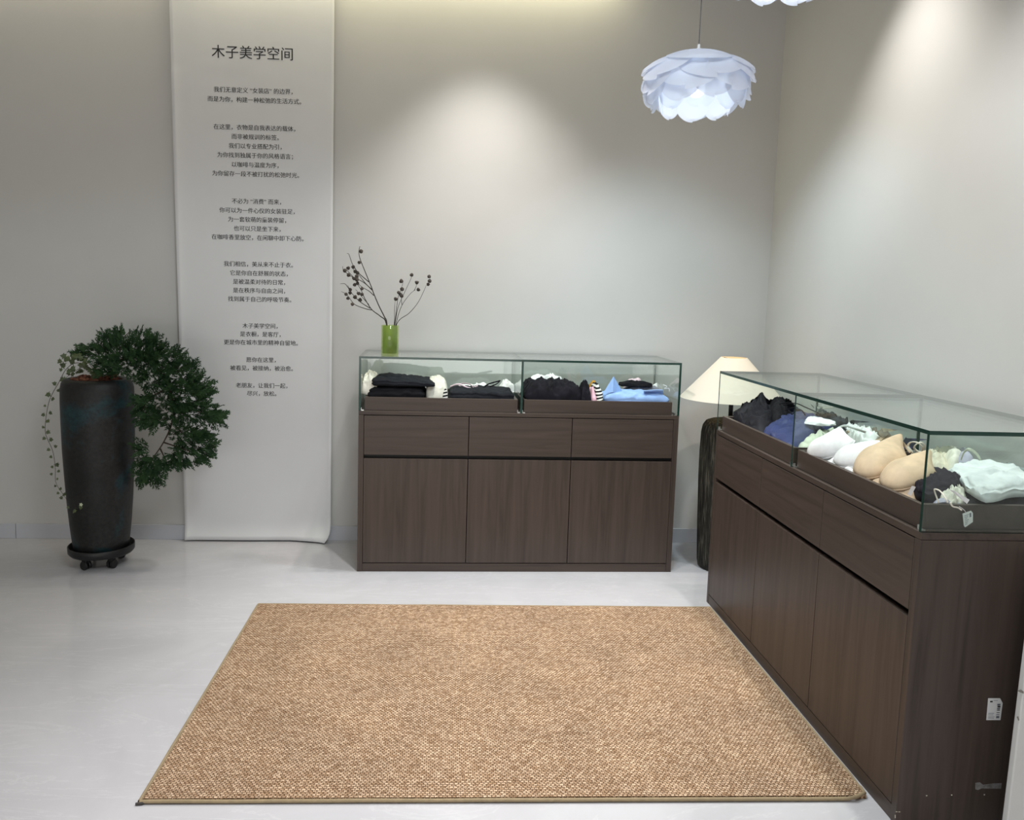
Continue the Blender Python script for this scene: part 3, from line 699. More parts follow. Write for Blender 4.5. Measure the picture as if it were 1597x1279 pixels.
# ------------------------------------------------------------------ petal pendant lamps
M_PETAL = bpy.data.materials.new('frosted_petal'); M_PETAL.use_nodes = True
def _petal(m):
    nt = m.node_tree; nt.nodes.clear(); o_ = nt.nodes.new('ShaderNodeOutputMaterial'); mx = nt.nodes.new('ShaderNodeMixShader'); mx.inputs[0].default_value = 0.42
    d = nt.nodes.new('ShaderNodeBsdfDiffuse'); t = nt.nodes.new('ShaderNodeBsdfTranslucent'); d.inputs[0].default_value = (0.72,0.725,0.765,1); t.inputs[0].default_value = (0.70,0.77,0.90,1)
    tr = nt.nodes.new('ShaderNodeBsdfTransparent'); m2_ = nt.nodes.new('ShaderNodeMixShader'); m2_.inputs[0].default_value = 0.12
    nt.links.new(d.outputs[0], mx.inputs[1]); nt.links.new(t.outputs[0], mx.inputs[2]); nt.links.new(mx.outputs[0], m2_.inputs[1]); nt.links.new(tr.outputs[0], m2_.inputs[2]); nt.links.new(m2_.outputs[0], o_.inputs[0])
_petal(M_PETAL)
M_SOCK = mat('white_plastic', (0.75,0.75,0.76), 0.4); M_CORD = mat('grey_cord', (0.16,0.155,0.15), 0.6)
M_BULB = mat('lit_bulb', (1,1,1)); bsdf(M_BULB).inputs['Emission Color'].default_value = (0.90,0.96,1.0,1); bsdf(M_BULB).inputs['Emission Strength'].default_value = 12
def petal(r_in, z_in, r_mid, z_mid, r_out, z_out, half, flick, twist):
    """curved spade-shaped petal lying on the dome; angles in radians"""
    mb = MB(); nu, nv = 15, 18
    def fn(u, v):
        t = 1-(1-v)**1.9; a = 2*u-1
        r = (1-t)**2*r_in + 2*t*(1-t)*r_mid + t*t*r_out; z = (1-t)**2*z_in + 2*t*(1-t)*z_mid + t*t*z_out
        w = half*(0.35+0.65*sin(min(1, t*1.25)*pi/2))*(1 if t < .5 else sqrt(max(0, 1-((t-.5)/.5)**2.2)))
        th = a*w + twist*t
        rr = r*(1+0.03*a*a) + flick*t*t*(1-.5*a*a); zz = z - 0.010*a*a*t + twist*0.05*a
        return (rr*cos(th), rr*sin(th), zz)
    mb.grid(nu, nv, fn); return mb
def pendant(label, loc, zc, src=None):
    t = thing('pendant_lamp', label, 'pendant lamp', loc, 0, 'petal pendant lamps')
    if src:
        for ch in src.children:
            if ch.name.startswith(('petal', 'socket', 'bulb')): c = ch.copy(); COL.objects.link(c); c.parent = t
    else:
        mb = MB(); mb.lathe([(0.0,0.012),(0.012,0.010),(0.016,-0.004),(0.017,-0.02),(0.015,-0.055),(0.0,-0.056)], 24); mb.lathe([(0.0,0.040),(0.004,0.038),(0.0045,0.028),(0.0075,0.026),(0.0075,0.020),(0.005,0.018),(0.006,0.010),(0.0,0.009)], 16)
        mb.lathe([(0.014,0.0),(0.05,-0.012),(0.055,-0.018),(0.015,-0.008)], 32)
        mb.build('socket', M_SOCK, t, smooth=True)
        mb = MB(); mb.lathe([(0.0,-0.056),(0.013,-0.06),(0.024,-0.080),(0.028,-0.096),(0.024,-0.112),(0.012,-0.121),(0.0,-0.123)], 24); mb.build('bulb', M_BULB, t, smooth=True)
        tiers = [ (5, (0.03,-0.004, 0.120,0.008, 0.168,-0.045), 0.82, 0.008, 0.00, 0.25),
                  (6, (0.07,-0.012, 0.160,-0.012, 0.170,-0.085), 0.70, 0.004, 0.12, 0.0),
                  (7, (0.11,-0.022, 0.172,-0.045, 0.162,-0.118), 0.62, 0.000, -0.12, 0.3),
                  (9, (0.13,-0.045, 0.160,-0.080, 0.140,-0.146), 0.46, 0.000, 0.06, 0.1),
                  (8, (0.11,-0.080, 0.130,-0.115, 0.104,-0.166), 0.46, -0.002, -0.04, 0.2) ]
        for (n, pr_, half, fk, tw, ph) in tiers:
            p0 = petal(*pr_, half, fk, tw).build('petal', M_PETAL, t, smooth=True, recalc=False); p0.rotation_euler = (0,0,ph)
            for k in range(1, n):
                c = p0.copy(); COL.objects.link(c); c.parent = t; c.rotation_euler = (0.03*sin(k*2.1+n),0.03*cos(k*3.3+n),ph+2*pi*k/n)
    mb = MB(); mb.tube([(0,0,0.036),(0.0012,0,0.3),(0.001,0,zc-loc[2]-.03)], 0.0018, 8); mb.build('cord', M_CORD, t, smooth=True)
    mb = MB(); mb.lathe([(0.0,-0.03),(0.045,-0.028),(0.05,-0.02),(0.05,0.0),(0.0,0.0)], 32, c=(0,0,zc-loc[2])); mb.build('ceiling_rose', M_SOCK, t, smooth=True)
    l = lamp('pendant_bulb_light', 'POINT', (0,0,-0.128), PEND_W, (0.80,0.90,1.0), shadow_soft_size=0.035); l.parent = t
    return t
PEND_W = 0.75
p1 = at_y(1089, 89, 2.6); p2 = at_y(1226, 9, 2.0)
pend = pendant('white petal pendant lamp hanging in full view above the far cabinets', (p1.x, 2.6, p1.z), ZC)
pend.rotation_euler = (0, 0, 0.42)
pendant('white petal pendant lamp cut off by the top edge, only lowest petals showing', (p2.x, 2.0, p2.z+0.210), ZC, pend)

# ------------------------------------------------------------------ white board at the end of the near cabinet
q0 = at_y(1597, 985, 1.76); q1 = at_y(1560, 1279, 1.735)
M_BOARD = m_noisy('scuffed_white_paint', (0.66,0.65,0.63), (0.70,0.69,0.67), 6, 0.55)
brd = thing('white_board', 'scuffed white board propped against the end of the dark cabinet', 'board', (q1.x, 1.72, 0))
k_ = (q0.x-q1.x)/(q0.z-q1.z); lean = 0.06
xb0 = -k_*q1.z; hh = 0.72
mb = MB(); Wd = 0.55; thk = 0.018
f_ = lambda z: (xb0 + k_*z, z*lean)
vs = []
for z in (0.0, hh):
    x, y = f_(z)
    vs += [(x, y-.012, z+.0012*0), (x+Wd, y-.012, z), (x+Wd, y+thk-.012, z), (x, y+thk-.012, z)]
mb.add(vs, [(0,3,2,1),(4,5,6,7),(0,1,5,4),(1,2,6,5),(2,3,7,6),(3,0,4,7)]); mb.build('board', M_BOARD, brd, bevel=0.003)
M_SCUFF = mat('grey_scuff', (0.22,0.20,0.18), 0.8)
for q in [[(1586,1077),(1592,1075.5),(1597,1079),(1597,1082),(1591,1080)],[(1585.5,1118),(1588,1117),(1589.5,1123),(1588,1124)],[(1592,1122),(1594,1121.5),(1594.5,1127),(1593,1127)]]:
    mb = MB(); vs = []
    for a in q:
        p = at_y(a[0], a[1], 1.72-.012); p = at_y(a[0], a[1], 1.72-.012+p.z*lean); vs.append(Vector((p.x-q1.x, p.y-1.72-.0005, p.z)))
    k = len(vs); vs += [v+Vector((0,.0004,0)) for v in vs]
    mb.add(vs, [tuple(range(k)), tuple(range(2*k-1,k-1,-1))]+[(i,k+i,k+(i+1)%k,(i+1)%k) for i in range(k)]); mb.build('scuff_mark', M_SCUFF, brd)

# ------------------------------------------------------------------ garments in the cases
def heap(name, label, cat, m, foot, z0, h, seed=0, n=3.0, wr=0.004, wf=26, layers=0, tilt=(0,0), bumps=(), parent=None, group=None, base=0.0, ridged=0.5, nr=22, nt=112, cab=None):
    """one soft garment: rounded closed body over a footprint (world xy), creased top, folded-layer edges"""
    P = [Vector((p[0], p[1])) for p in foot]; c = sum(P, Vector((0,0)))/len(P); k = len(P)
    if len(foot) > 4: P = [Vector((q.x,q.y)) for q in catmull([(p.x,p.y,0) for p in P+[P[0]]], 5)][:-1]; k = len(P)
    def radius(th):
        d = Vector((cos(th), sin(th))); best = 0.0
        for i in range(k):
            a, b_ = P[i]-c, P[(i+1)%k]-c; e = b_-a; den = d.x*e.y-d.y*e.x
            if abs(den) < 1e-12: continue
            t = (a.x*e.y-a.y*e.x)/den; s = (a.x*d.y-a.y*d.x)/den
            if -1e-6 <= s <= 1+1e-6 and t > best: best = t
        return best
    R = [radius(2*pi*j/nt) for j in range(nt)]
    uu0 = (inv1 if cab == 1 else inv2)(Vector((c.x, c.y, 0)))[0]
    if len(foot) == 4:
        R = [min(R[j], sum(R[(j+o_)%nt] for o_ in (-2,-1,0,1,2))/5*1.01) for j in range(nt)]
    vs = []; prof = []
    for i in range(nr):
        a = (i/(nr-1))*pi/2; prof.append((cos(a)**(2/n), sin(a)**(2/n)))
    prof = [(0.985, 0.0)] + prof[1:-1]
    off = Vector((seed*7.31, seed*3.17, seed*1.7)); fd = Vector((cos(seed*1.9), sin(seed*1.9)))
    for (r, zz) in prof:
        for j in range(nt):
            th = 2*pi*j/nt; rr = R[j]*r
            if layers and r > .8: rr *= 1-0.035*abs(cos(pi*layers*zz+0.6*sin(th*2+seed)))**6
            x, y = rr*cos(th), rr*sin(th); q = Vector((x*wf, y*wf, zz*1.5))+off
            w = noise.noise(q); w2 = 1-abs(noise.noise(q*1.9+Vector((5,1,2))))*2
            w3 = noise.noise(Vector((x*9, y*9, zz))+off*1.3)
            fo = 1-abs(sin((x*fd.x+y*fd.y)*wf*1.9+3.2*w3+1.5*w))          # soft sharp-crested folds
            lift = 1.5*wr*(w*(1-ridged)+ridged*w2 + 0.9*(fo-.4))
            nx_ = noise.noise(q*0.8+Vector((9,9,9)))
            hh = h + tilt[0]*x + tilt[1]*y
            z = z0 + base*0 + hh*zz + lift*min(1, zz*2.2)
            for (bx, by, br, bh) in bumps:
                d2 = ((x+c.x-bx)**2+(y+c.y-by)**2)/(br*br); z += bh*math.exp(-d2*1.8)*min(1, zz*1.5)
            sq = 1+0.07*nx_*(.3+.7*zz)+(0.05*noise.noise(q*2.3) if n < 3 else 0.0); x *= sq; y *= sq
            z = max(z, z0)
            if cab:
                inv, fwd = (inv1, m1) if cab == 1 else (inv2, m2)
                uu, vv = inv(Vector((x+c.x, y+c.y, 0)))
                if z < RIM+.001: lo, hi = ((.0425,.7185) if uu0 < .75 else (.7795,1.4525)); uu = min(max(uu, lo), hi); vv = min(max(vv, .0295), .3895)
                else: lo, hi = ((.0095,.7445) if uu0 < .75 else (.7555,1.4905)); uu = min(max(uu, lo), hi); vv = min(max(vv, .004), .4255)
                p_ = fwd(uu, vv, 0); x, y = p_.x-c.x, p_.y-c.y
            vs.append((x, y, z-z0))
    rows = len(prof); fs = []
    for i in range(rows-1):
        for j in range(nt):
            j2 = (j+1) % nt; fs.append((i*nt+j, i*nt+j2, (i+1)*nt+j2, (i+1)*nt+j))
    top = sum(v[2] for v in vs[-nt:])/nt
    vs.append((0,0,top)); t_ = len(vs)-1; fs += [((rows-1)*nt+j, (rows-1)*nt+(j+1)%nt, t_) for j in range(nt)]
    fs.append(tuple(range(nt-1,-1,-1)))
    mb = MB(); mb.add(vs, fs); o = mb.build(name, m, parent, smooth=True)
    o.location = (c.x, c.y, z0) if parent is None else (c.x-parent.location.x, c.y-parent.location.y, z0-parent.location.z)
    if label: tag(o, label, cat, group)
    return o
def strap(name, pts, r, m, parent=None, flat=0.35, n=6):
    o0 = Vector(parent.location) if parent else Vector((0,0,0))
    mb = MB(); mb.tube([p-o0 for p in catmull(pts, n)], r, 8, flat=flat); return mb.build(name, m, parent, smooth=True)
TF = HBODY + 0.0125          # tray floor
G1 = 'garments in the case along the back wall'; G2 = 'garments in the case beside the rug'
def q1z(py, px, v): return at_y(px, py, C1[1]+v).z
def f1(xa, xb, v0, v1, skew=0.0):   # footprint from pixel columns at the front of the garment, and depths in the tray
    a = inv1(at_y(xa, 615, C1[1]+v0+.01))[0]; b_ = inv1(at_y(xb, 615, C1[1]+v0+.01))[0]
    return [m1(a, v0, 0), m1(b_, v0, 0), m1(b_+skew, v1, 0), m1(a+skew, v1, 0)]
def it1(name, label, cat, m, xa, xb, ytop, v0, v1, z0, **kw):
    zt = q1z(ytop, (xa+xb)/2, v0+0.25*(v1-v0)); sk = kw.pop('skew', 0.0)
    return heap(name, label, cat, m, f1(xa, xb, v0, v1, sk), z0, max(0.006, zt-z0), cab=1, **kw)
RIM = HBODY + 0.0625
# -- bay with the black stack
it1('lace_bodice', 'crumpled white lace bodice squeezed against the glass end pane below the green vase', 'bodice', C_CREAM, 564, 589, 583, .05, .20, RIM, seed=3, n=2.4, wr=.012, wf=45)
it1('black_trousers', 'thick black folded trousers at the bottom of the stack nearest the vase', 'trousers', C_BLACK, 572, 664, 601, .032, .30, TF, seed=1, n=6, layers=4, wr=.004)
zz_ = q1z(601, 620, .1)
it1('folded_sweater', 'black folded sweater lying askew on the thick black trousers', 'top', C_DARK, 578, 678, 588.5, .036, .27, zz_+.002, seed=2, n=3.2, layers=3, wr=.004, tilt=(-.10,0), skew=.02)
it1('lace_blouse', 'cream lace blouse bunched behind and beside the black folded stack', 'blouse', C_CREAM, 664, 699, 592, .06, .33, TF, seed=6, n=3.0, wr=.010, wf=40)
it1('white_shirt', 'white shirt lying behind the black folded stack', 'shirt', C_WHITE, 604, 672, 588, .302, .385, TF, seed=7, n=2.8, wr=.006)
it1('striped_scarf', 'narrow black and white striped piece poking out between cream lace and dark trousers', 'scarf', C_STRIPE, 690, 699, 607, .03, .05, TF, seed=4, n=2.6, wr=.004)
it1('dark_trousers', 'low dark folded trousers in front of the pane dividing the two trays', 'trousers', C_DARK, 700, 804, 607, .032, .24, TF, seed=9, n=6, layers=3, wr=.004)
it1('cotton_tee', 'white cotton tee behind the low dark trousers', 'top', C_WHITE, 706, 780, 601, .245, .36, TF, seed=10, n=2.6, wr=.008)
zt_ = q1z(606, 750, .1)
def loop1(name, label, cat, m, pts, r, **kw):
    P = [at_y(px, py, C1[1]+v) for px, py, v in pts]; t = catmull(P, 6); c = P[0]
    mb = MB(); mb.tube([p-c for p in t], r, 8, flat=kw.get('flat', .5)); o = mb.build(name, m, None, smooth=True); o.location = c
    return tag(o, label, cat)
loop1('pink_strap', 'looped pale pink shoulder strap lying on the low dark trousers', 'strap', C_PALEPINK, [(702,603,.16),(715,599,.14),(728,604,.13),(738,606,.13),(734,600,.17),(722,598,.2),(716,602,.17),(730,606,.14),(745,602,.16)], .0035)
loop1('black_strap', 'thin black strap with a small knot on the low dark trousers', 'strap', C_BLACK, [(752,606,.14),(760,600,.15),(768,597,.17),(776,595,.18),(780,594,.19),(774,599,.15),(764,603,.14)], .0035)
it1('white_camisole', 'white camisole heaped at the divider pane end of the dark trousers', 'camisole', C_WHITE, 778, 805, 597, .25, .37, TF, seed=12, n=2.3, wr=.01)
# -- bay with the light blue shirt
it1('black_lace_dress', 'black lace dress folded into a lumpy pile next to the divider pane', 'dress', C_BLACKLACE, 818, 908, 597, .032, .26, TF, seed=15, n=4.0, wr=.013, wf=34)
it1('white_blouse', 'white blouse rising behind the lumpy black lace dress', 'blouse', C_WHITE, 818, 888, 588, .265, .385, TF, seed=16, n=2.4, wr=.012)
it1('ruffle_blouse', 'small black ruffled blouse between the lace dress and pink cloth', 'top', C_BLACKLACE, 906, 924, 599, .04, .18, TF, seed=17, n=2.2, wr=.012, wf=60)
it1('mustard_tee', 'mustard yellow tee just showing behind pink cloth', 'top', C_MUSTARD, 920, 934, 597, .19, .28, TF, seed=18, n=2.2, wr=.008)
it1('pink_tee', 'pink cotton tee showing beside the striped tee', 'top', C_PINK, 923, 932, 607, .034, .17, TF, seed=19, n=2.4, wr=.008)
it1('striped_tee', 'black and white striped tee edge beside the light blue shirt', 'top', C_STRIPE, 931, 943, 601, .034, .26, TF, seed=20, n=2.5, wr=.006)
it1('blue_shirt', 'light blue folded shirt in front with one collar point standing up', 'shirt', C_BLUE, 943, 1046, 612, .032, .22, TF, seed=21, n=5, layers=2, wr=.003)
zb = q1z(612, 990, .08)
bs = [o for o in COL.objects if o.name == 'blue_shirt'][0]
mb = MB()
ca = [at_y(941,613,C1[1]+.07), at_y(957,587,C1[1]+.10), at_y(971,611,C1[1]+.12), at_y(956,612,C1[1]+.06)]
ca2 = [p+Vector((0,.003,0)) for p in ca]
mb.add([p-bs.location for p in ca+ca2], [(0,3,1),(3,2,1),(4,5,7),(7,5,6),(0,1,5,4),(1,2,6,5),(2,3,7,6),(3,0,4,7)]); mb.build('collar_point', C_BLUE, bs)
mb = MB()
def flp(u, v):
    p = at_y(1004+30*u, 610+6*sin(v*pi)*(.4+.6*u)-1.5*u, C1[1]+.05+.07*v); return p + Vector((0,0,.003*sin(u*3))) - bs.location
mb.grid(12, 8, flp); mb.build('folded_cuff', C_BLUE, bs, smooth=True, solid=.004)
it1('mesh_tee', 'grey mesh tee under a black roll behind the light blue shirt', 'top', C_GREY, 972, 1040, 603, .225, .34, TF, seed=23, n=3, wr=.005)
zg = q1z(603, 1000, .25)
it1('black_leggings', 'black rolled leggings lying behind the light blue shirt', 'leggings', C_BLACK, 968, 1018, 596, .23, .31, zg, seed=24, n=2.2, wr=.005)
it1('pale_pink_tee', 'pale pink tee at the back above the black rolled leggings', 'top', C_PALEPINK, 974, 1010, 591.5, .315, .385, TF, seed=25, n=2.4, wr=.006)
it1('white_vest', 'white vest at the end pane near the cream lamp shade', 'vest', C_WHITE, 1012, 1044, 599, .345, .385, TF, seed=26, n=2.4, wr=.005)
loop1('white_tie', 'thin white tie cord dangling behind the folded cuff of the blue shirt', 'cord', C_WHITE, [(1034,600,.20),(1040,603,.17),(1036,606,.15),(1043,606,.13),(1044,611,.10)], .0018)

# ---- case beside the rug
def f2(pts, z): return [at_z(px, py, z) for px, py in pts]
def it2(name, label, cat, m, pts, z0, h, **kw):
    return heap(name, label, cat, m, f2(pts, z0+0.55*h), z0, h, cab=2, **kw)
def p2(px, py, z): return at_z(px, py, z)
it2('black_satin_slip', 'crumpled black satin slip at the far glass end below the lamp shade', 'slip', C_SATIN,
    [(1140,646),(1152,632),(1172,626),(1190,626),(1206,640),(1214,656),(1200,668),(1182,668),(1160,658)], TF, .105, seed=31, n=2.2, wr=.016, wf=34,
    bumps=[(*p2(1183,628,.88)[:2], .035, .035)])
it2('black_bralette', 'black bralette heaped between black satin slip and navy satin', 'bralette', C_BLACK,
    [(1196,638),(1206,629),(1222,630),(1230,642),(1222,655),(1206,656)], TF+.02, .105, seed=32, n=2.2, wr=.01)
it2('cotton_tee', 'white cotton tee lying behind the navy satin under looping black straps', 'top', C_WHITE,
    [(1226,634),(1252,632),(1290,640),(1306,650),(1270,652),(1236,648)], TF, .075, seed=33, n=2.4, wr=.01)
for k, pl in enumerate([[(1216,630,.90),(1230,628,.915),(1240,634,.90),(1236,646,.88),(1230,640,.89)],[(1225,640,.89),(1238,636,.905),(1250,640,.90),(1256,648,.88)],[(1222,632,.9),(1240,629,.92),(1258,636,.905),(1276,644,.89)]]):
    P = [p2(*q) for q in pl]; c = P[0]; mb = MB(); mb.tube([p-c for p in catmull(P,7)], .0022, 8); o = mb.build('black_strap', C_BLACK, None, smooth=True); o.location = c
    tag(o, ['short black strap looped upright beside the black bralette', 'middle black strap curling over white cotton behind navy satin', 'longest black strap arching towards the charcoal bra'][k], 'strap')
it2('navy_satin_slip', 'navy blue satin slip with soft sheen in front of the divider pane', 'top', C_NAVY,
    [(1186,674),(1200,660),(1226,650),(1262,648),(1296,660),(1304,668),(1284,678),(1258,688),(1236,694),(1208,686)], TF, .088, seed=34, n=2.3, wr=.010, wf=20)
it2('white_collar', 'small pointed white cloth lying on top of the navy satin', 'cloth', C_WHITE, [(1254,659),(1262,650),(1282,654),(1304,660),(1284,662)], TF+.088, .012, seed=35, n=2.5, wr=.004)
it2('charcoal_bra', 'charcoal bra crumpled behind the navy satin near the rear pane', 'bra', C_DARK,
    [(1262,650),(1280,640),(1302,654),(1336,668),(1330,675),(1304,674),(1284,664)], TF, .078, seed=36, n=2.2, wr=.014, wf=36)
it2('cream_lace_bra', 'cream lace bra at the rear pane beyond the charcoal bra', 'bra', C_CREAM, [(1288,646),(1304,644),(1322,654),(1312,660),(1298,655)], TF, .088, seed=37, n=2.2, wr=.01)
it2('pale_green_slip', 'pale green satin slip spilling over the tray rim beside the divider pane', 'slip', C_PALEGRN,
    [(1240,697),(1262,690),(1290,676),(1310,670),(1300,686),(1272,702),(1250,704)], TF, .066, seed=38, n=2.2, wr=.008)
it2('strappy_camisole', 'white strappy camisole tangled along the rear pane behind the white bra', 'top', C_WHITE,
    [(1304,668),(1328,672),(1356,682),(1382,690),(1366,694),(1336,684)], TF, .068, seed=39, n=2.3, wr=.012, wf=45)
it2('black_lace_bra', 'small black lace bra near the rear pane between white and tan garments', 'bra', C_BLACKLACE, [(1344,666),(1360,668),(1374,678),(1360,682),(1348,676)], TF, .070, seed=40, n=2.2, wr=.014, wf=50)

def cup(mb, c, ax, ay, az, point=0.25, seed=0, n=44, rings=16):
    """one moulded bra cup: a teardrop dome, tip drawn out along +ax"""
    base = len(mb.v); vs = []; fs = []
    for i in range(rings+1):
        r = i/rings
        for j in range(n):
            th = 2*pi*j/n; s = 1+point*max(0, cos(th))**3
            x, y = r*cos(th)*s, r*sin(th)*(1-.62*max(0, cos(th))**.8)
            h = max(0, 1-r**2.0)**0.7*(1-.42*x)
            w = .07*noise.noise(Vector((x*2.4, y*2.4, seed))) + .10*(1-2*abs(noise.noise(Vector((x*1.6+seed, y*5.5, 3)))))*max(0,.3+x)*r
            vs.append(c + ax*x + ay*y + az*(h+w*(1-r)))
    fs = [(i*n+j, i*n+(j+1)%n, (i+1)*n+(j+1)%n, (i+1)*n+j) for i in range(rings) for j in range(n)]
    mb.add(vs, fs); return mb
def bra(label, m, cups, straps, band, m2_=None):
    c0 = cups[0][0]; t = thing('bra', label, 'bra', tuple(c0), 0)
    for i, (c, ax, ay, az, pt) in enumerate(cups):
        mb = MB(); cup(mb, c-c0, ax, ay, az, pt, i*3.1); mb.build('cup', m, t, smooth=True, solid=.004, recalc=False)
        rim_ = [c-c0 + ax*cos(a)*(1+pt*max(0,cos(a))**3) + ay*sin(a)*(1-.62*max(0,cos(a))**.8) + az*.02 for a in [2*pi*j/36 for j in range(37)]]
        mb = MB(); mb.tube(rim_, .0028, 6, caps=False); mb.build('edging', m2_ or m, t, smooth=True)
    for pl in straps: strap('strap', pl, .0042, m2_ or m, t, .3)
    if band: heap('band', None, None, m2_ or m, *band[0], parent=t, cab=2, **band[1])
    return t
vx = (m2(1,0,0)-m2(0,0,0)); vy = (m2(0,1,0)-m2(0,0,0)); vz = Vector((0,0,1))
def cup_uv(F, T, hw, h, pt=.3, skew=(.95,.18)):
    h *= .92
    f_, t_ = m2(*F), m2(*T); ax = (t_-f_)*.46; ay = vx*skew[0]+vy*skew[1]; ay = (ay-ax*(ay.dot(ax)/ax.length_squared)).normalized()*hw
    az = ax.cross(ay).normalized(); az = az if az.z > 0 else -az
    return ((f_+t_)*.5, ax, ay, az*h, pt)
bra('white moulded bra with two smooth cups by the divider pane', C_WHITE,
    [cup_uv((.905,.036,.818),(.805,.125,.895), .078, .040), cup_uv((1.035,.036,.818),(.945,.175,.880), .074, .042)],
    [[p2(1306,668,.87), p2(1318,664,.885), p2(1332,668,.885), p2(1350,674,.87)]],
    ([m2(.785,.032,0), m2(1.09,.032,0), m2(1.08,.20,0), m2(.80,.19,0)], TF, .062, ) and (([m2(.785,.032,0), m2(1.09,.032,0), m2(1.08,.20,0), m2(.80,.19,0)], TF, .062), dict(seed=41, n=2.8, wr=.006)))
bra('beige moulded bra with two rounded cups near the glass corner', C_BEIGE,
    [cup_uv((1.165,.036,.812),(.975,.225,.900), .070, .050, .35), cup_uv((1.30,.036,.812),(1.145,.215,.885), .068, .048, .35)],
    [[p2(1394,690,.88), p2(1404,688,.89), p2(1412,696,.875), p2(1420,706,.86)]],
    (([m2(1.06,.032,0), m2(1.36,.032,0), m2(1.32,.25,0), m2(1.03,.24,0)], TF, .056), dict(seed=42, n=2.6, wr=.006)), C_BEIGED)
heap('cream_lace_brief', 'cream lace briefs crumpled in the tray corner before the white bra', 'briefs', C_CREAM, [m2(.782,.031,0),m2(.835,.031,0),m2(.84,.07,0),m2(.784,.12,0)], TF, .062, seed=57, n=2.4, wr=.009, wf=45, cab=2)
it2('tan_lace_brief', 'tan lace briefs at the tray rim below the beige bra', 'briefs', C_BEIGED, [(1312,722),(1328,714),(1340,728),(1350,740),(1336,738),(1322,730)], TF, .050, seed=43, n=2.3, wr=.008, wf=50)
it2('tan_knit_tee', 'tan knit tee behind the beige bra under ivory strap loops', 'top', C_BEIGED, [(1372,680),(1392,674),(1412,684),(1424,700),(1408,706),(1390,694)], TF, .072, seed=44, n=2.2, wr=.012, wf=40)
P = [p2(*q) for q in [(1426,712,.87),(1422,704,.89),(1416,696,.90),(1420,690,.915),(1430,690,.92),(1438,697,.90),(1436,706,.88),(1426,700,.89),(1428,694,.905),(1436,690,.915),(1442,695,.90),(1440,702,.88)]]
c = P[0]; mb = MB(); mb.tube([p-c for p in catmull(P, 6)], .0034, 8, flat=.5); o = mb.build('ivory_strap', C_CREAM, None, smooth=True); o.location = c
tag(o, 'ivory strap standing in double loops behind the beige bra', 'strap')
it2('purple_tee', 'small dark purple tee at the rear of the near glass corner', 'top', m_cloth('purple_jersey', (0.07,0.06,0.14)), [(1424,704),(1446,698),(1466,700),(1470,708),(1446,712)], TF, .078, seed=45, n=2.3, wr=.008)
it2('cream_satin_camisole', 'cream satin camisole creased between beige bra and white folded shirt', 'camisole', m_cloth('cream_satin', (0.66,0.60,0.48), .45), [(1434,716),(1456,710),(1478,714),(1492,726),(1486,740),(1466,744),(1444,738)], TF, .068, seed=46, n=2.3, wr=.012, wf=36)
it2('cream_waistband', 'cream cloth with a rounded waistband leaning behind the white folded shirt', 'cloth', C_CREAM, [(1470,716),(1484,707),(1502,709),(1512,718),(1500,728),(1482,732)], TF+.01, .085, seed=47, n=2.4, wr=.006)
it2('lilac_grey_cloth', 'lilac grey cloth tucked inside the cream waistband', 'cloth', C_LILAC, [(1488,726),(1500,714),(1514,716),(1526,726),(1510,732)], TF+.012, .088, seed=48, n=2.3, wr=.005)
P = [p2(*q) for q in [(1499,716,.86),(1503,706,.885),(1510,701,.90),(1518,704,.895),(1526,712,.88),(1530,722,.86),(1527,728,.85)]]
c = P[0]; mb = MB(); mb.tube([p-c for p in catmull(P, 6)], .0045, 8, flat=.35); o = mb.build('clear_strap', C_PALEGRN, None, smooth=True); o.location = c
tag(o, 'pale clear bra strap arching above the white folded shirt', 'strap')
it2('plum_sweater', 'dark plum folded sweater beside the glass corner above brown folded cloth', 'top', C_PLUM, [(1422,752),(1438,742),(1468,742),(1500,746),(1510,758),(1490,768),(1450,770),(1430,764)], TF+.032, .050, seed=49, n=3.6, layers=3, wr=.010, wf=24)
it2('brown_sweater', 'brown folded sweater under the dark plum sweater by the glass corner', 'top', C_BROWN, [(1404,766),(1424,758),(1480,760),(1504,766),(1500,782),(1450,786),(1420,778)], TF, .030, seed=50, n=3, layers=2, wr=.005)
it2('dark_leggings', 'dark navy folded leggings under the white folded shirt', 'leggings', C_DARK, [(1496,770),(1520,752),(1560,748),(1640,752),(1672,790),(1600,798),(1506,798)], TF, .055, seed=51, n=3.2, layers=2, wr=.005)
it2('white_tshirt', 'white folded t-shirt on top of the dark leggings by the near end pane', 't-shirt', C_WHITEC, [(1476,736),(1500,726),(1546,724),(1600,730),(1650,736),(1655,764),(1600,764),(1574,766),(1552,772),(1528,770)], TF+.058, .036, seed=52, n=4, layers=3, wr=.010, wf=14)
it2('cream_bow', 'small cream bow bundle tied with thin ribbon in front of dark leggings', 'bow', C_CREAM, [(1462,786),(1468,774),(1484,768),(1504,772),(1508,784),(1490,792),(1474,794)], TF+.012, .050, seed=53, n=2.2, wr=.012, wf=45)
it2('lilac_tee', 'lilac grey tee spread thin along the near tray rim', 'top', C_LILAC, [(1446,792),(1462,784),(1486,790),(1510,796),(1496,802),(1460,802)], TF+.0, .050, seed=54, n=2.6, wr=.005)
for k, pl in enumerate([[(1478,784,.86),(1474,776,.87),(1466,766,.875),(1458,763,.875),(1458,768,.86),(1464,784,.84)],[(1482,784,.86),(1486,790,.85),(1494,792,.84),(1500,796,.835)]]):
    P = [p2(*q) for q in pl]; c = P[0]; mb = MB(); mb.tube([p-c for p in catmull(P,6)], .0018, 8); o = mb.build('ribbon', C_CREAM, None, smooth=True); o.location = c
    tag(o, ['thin cream ribbon hooked upwards behind the cream bow', 'thin cream ribbon trailing from the cream bow to the hanging price tag'][k], 'ribbon')
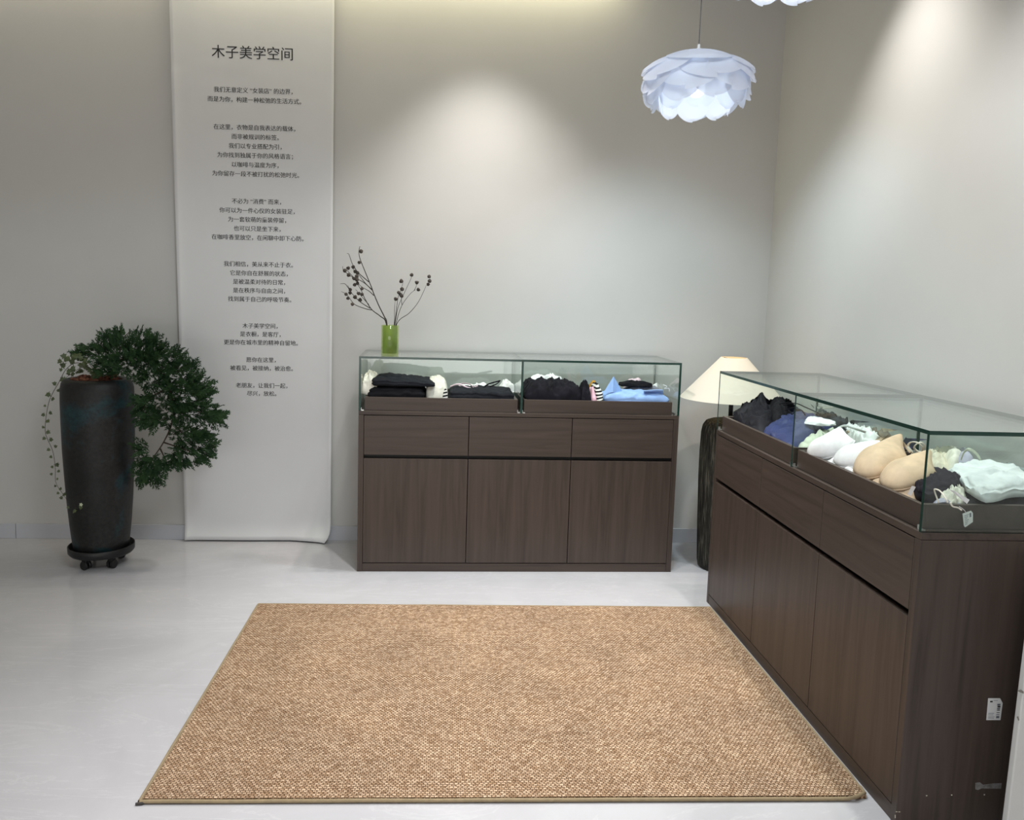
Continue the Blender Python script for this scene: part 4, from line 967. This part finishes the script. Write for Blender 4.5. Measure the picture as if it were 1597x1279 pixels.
# price tags
def card(name, label, pts, thick, m, z=None, plane_u=None):
    if plane_u is not None:
        n = vx; p0 = m2(plane_u, 0, 0); P = []
        for q in pts: d = ray(*q); P.append(CAM + d*((p0-CAM).dot(n)/d.dot(n)))
        off = vx*thick
    else: P = [p2(*q) for q in pts]; off = vz*thick
    c = P[0]; k = len(P); vs = [p-c for p in P]+[p-c+off for p in P]
    mb = MB(); mb.add(vs, [tuple(range(k)), tuple(range(2*k-1,k-1,-1))]+[(i,(i+1)%k,k+(i+1)%k,k+i) for i in range(k)]); o = mb.build(name, m); o.location = c
    tag(o, label, 'price tag'); return o
tg = card('price_tag', 'white printed price tag hanging from a string over the near tray rim', [(1501,801),(1514,796.5),(1517,800),(1517,814),(1505,822.5),(1503,820)], .0008, M_PAPER, plane_u=1.4755)
n = vx; p0 = m2(1.4765, 0, 0)
mb = MB()
def tq(px, py): d = ray(px, py); return CAM + d*((p0-CAM).dot(n)/d.dot(n)) - tg.location
for i in range(6):
    y = 804.5+i*2.6; x0, x1 = 1504+i*.25, 1511-(i % 3)*1.2; s = -0.36
    mb.add([tq(x0,y), tq(x1,y+s*(x1-x0)), tq(x1,y+s*(x1-x0)+.9), tq(x0,y+.9)], [(0,1,2,3)])
mb.add([tq(1511.8,800.6), tq(1514.6,799.6), tq(1515,806), tq(1512.4,807)], [(0,1,2,3)])
mb.build('print', M_INKGREY, tg)
P = [p2(1500,796,.835), m2(1.4755,0,0)]; 
sp_ = [p2(1496,790,.845), p2(1503,795,.832), tg.location+Vector((0,0,.0))+ (tq(1507,800))]
mb = MB(); mb.tube([p-tg.location for p in catmull(sp_,5)], .0008, 6); mb.build('string', C_WHITE, tg, smooth=True)
card('price_tag', 'small white price tag leaning on brown cloth inside the open tray front', [(1415,771),(1422,758),(1428,760),(1421,773.5)], .0008, M_PAPER, z=None) if False else None
def flat_tag(label, pts, zs, cat='price tag'):
    P = [p2(px, py, z) for (px, py), z in zip(pts, zs)]; c = P[0]; up = Vector((0,-.0004,.0008)); k = len(P)
    vs = [p-c for p in P]+[p-c+up for p in P]; mb = MB(); mb.add(vs, [tuple(range(k)), tuple(range(2*k-1,k-1,-1))]+[(i,(i+1)%k,k+(i+1)%k,k+i) for i in range(k)])
    o = mb.build('price_tag', M_PAPER); o.location = c; return tag(o, label, cat)
flat_tag('small white price tag leaning on brown cloth by the glass corner', [(1415,771),(1422,758),(1428,760),(1421,773.5)], [.835,.862,.862,.835])
flat_tag('white folded card tag standing in the cream bow bundle', [(1481,764),(1488,766),(1512,780),(1508,786)], [.872,.870,.845,.838])
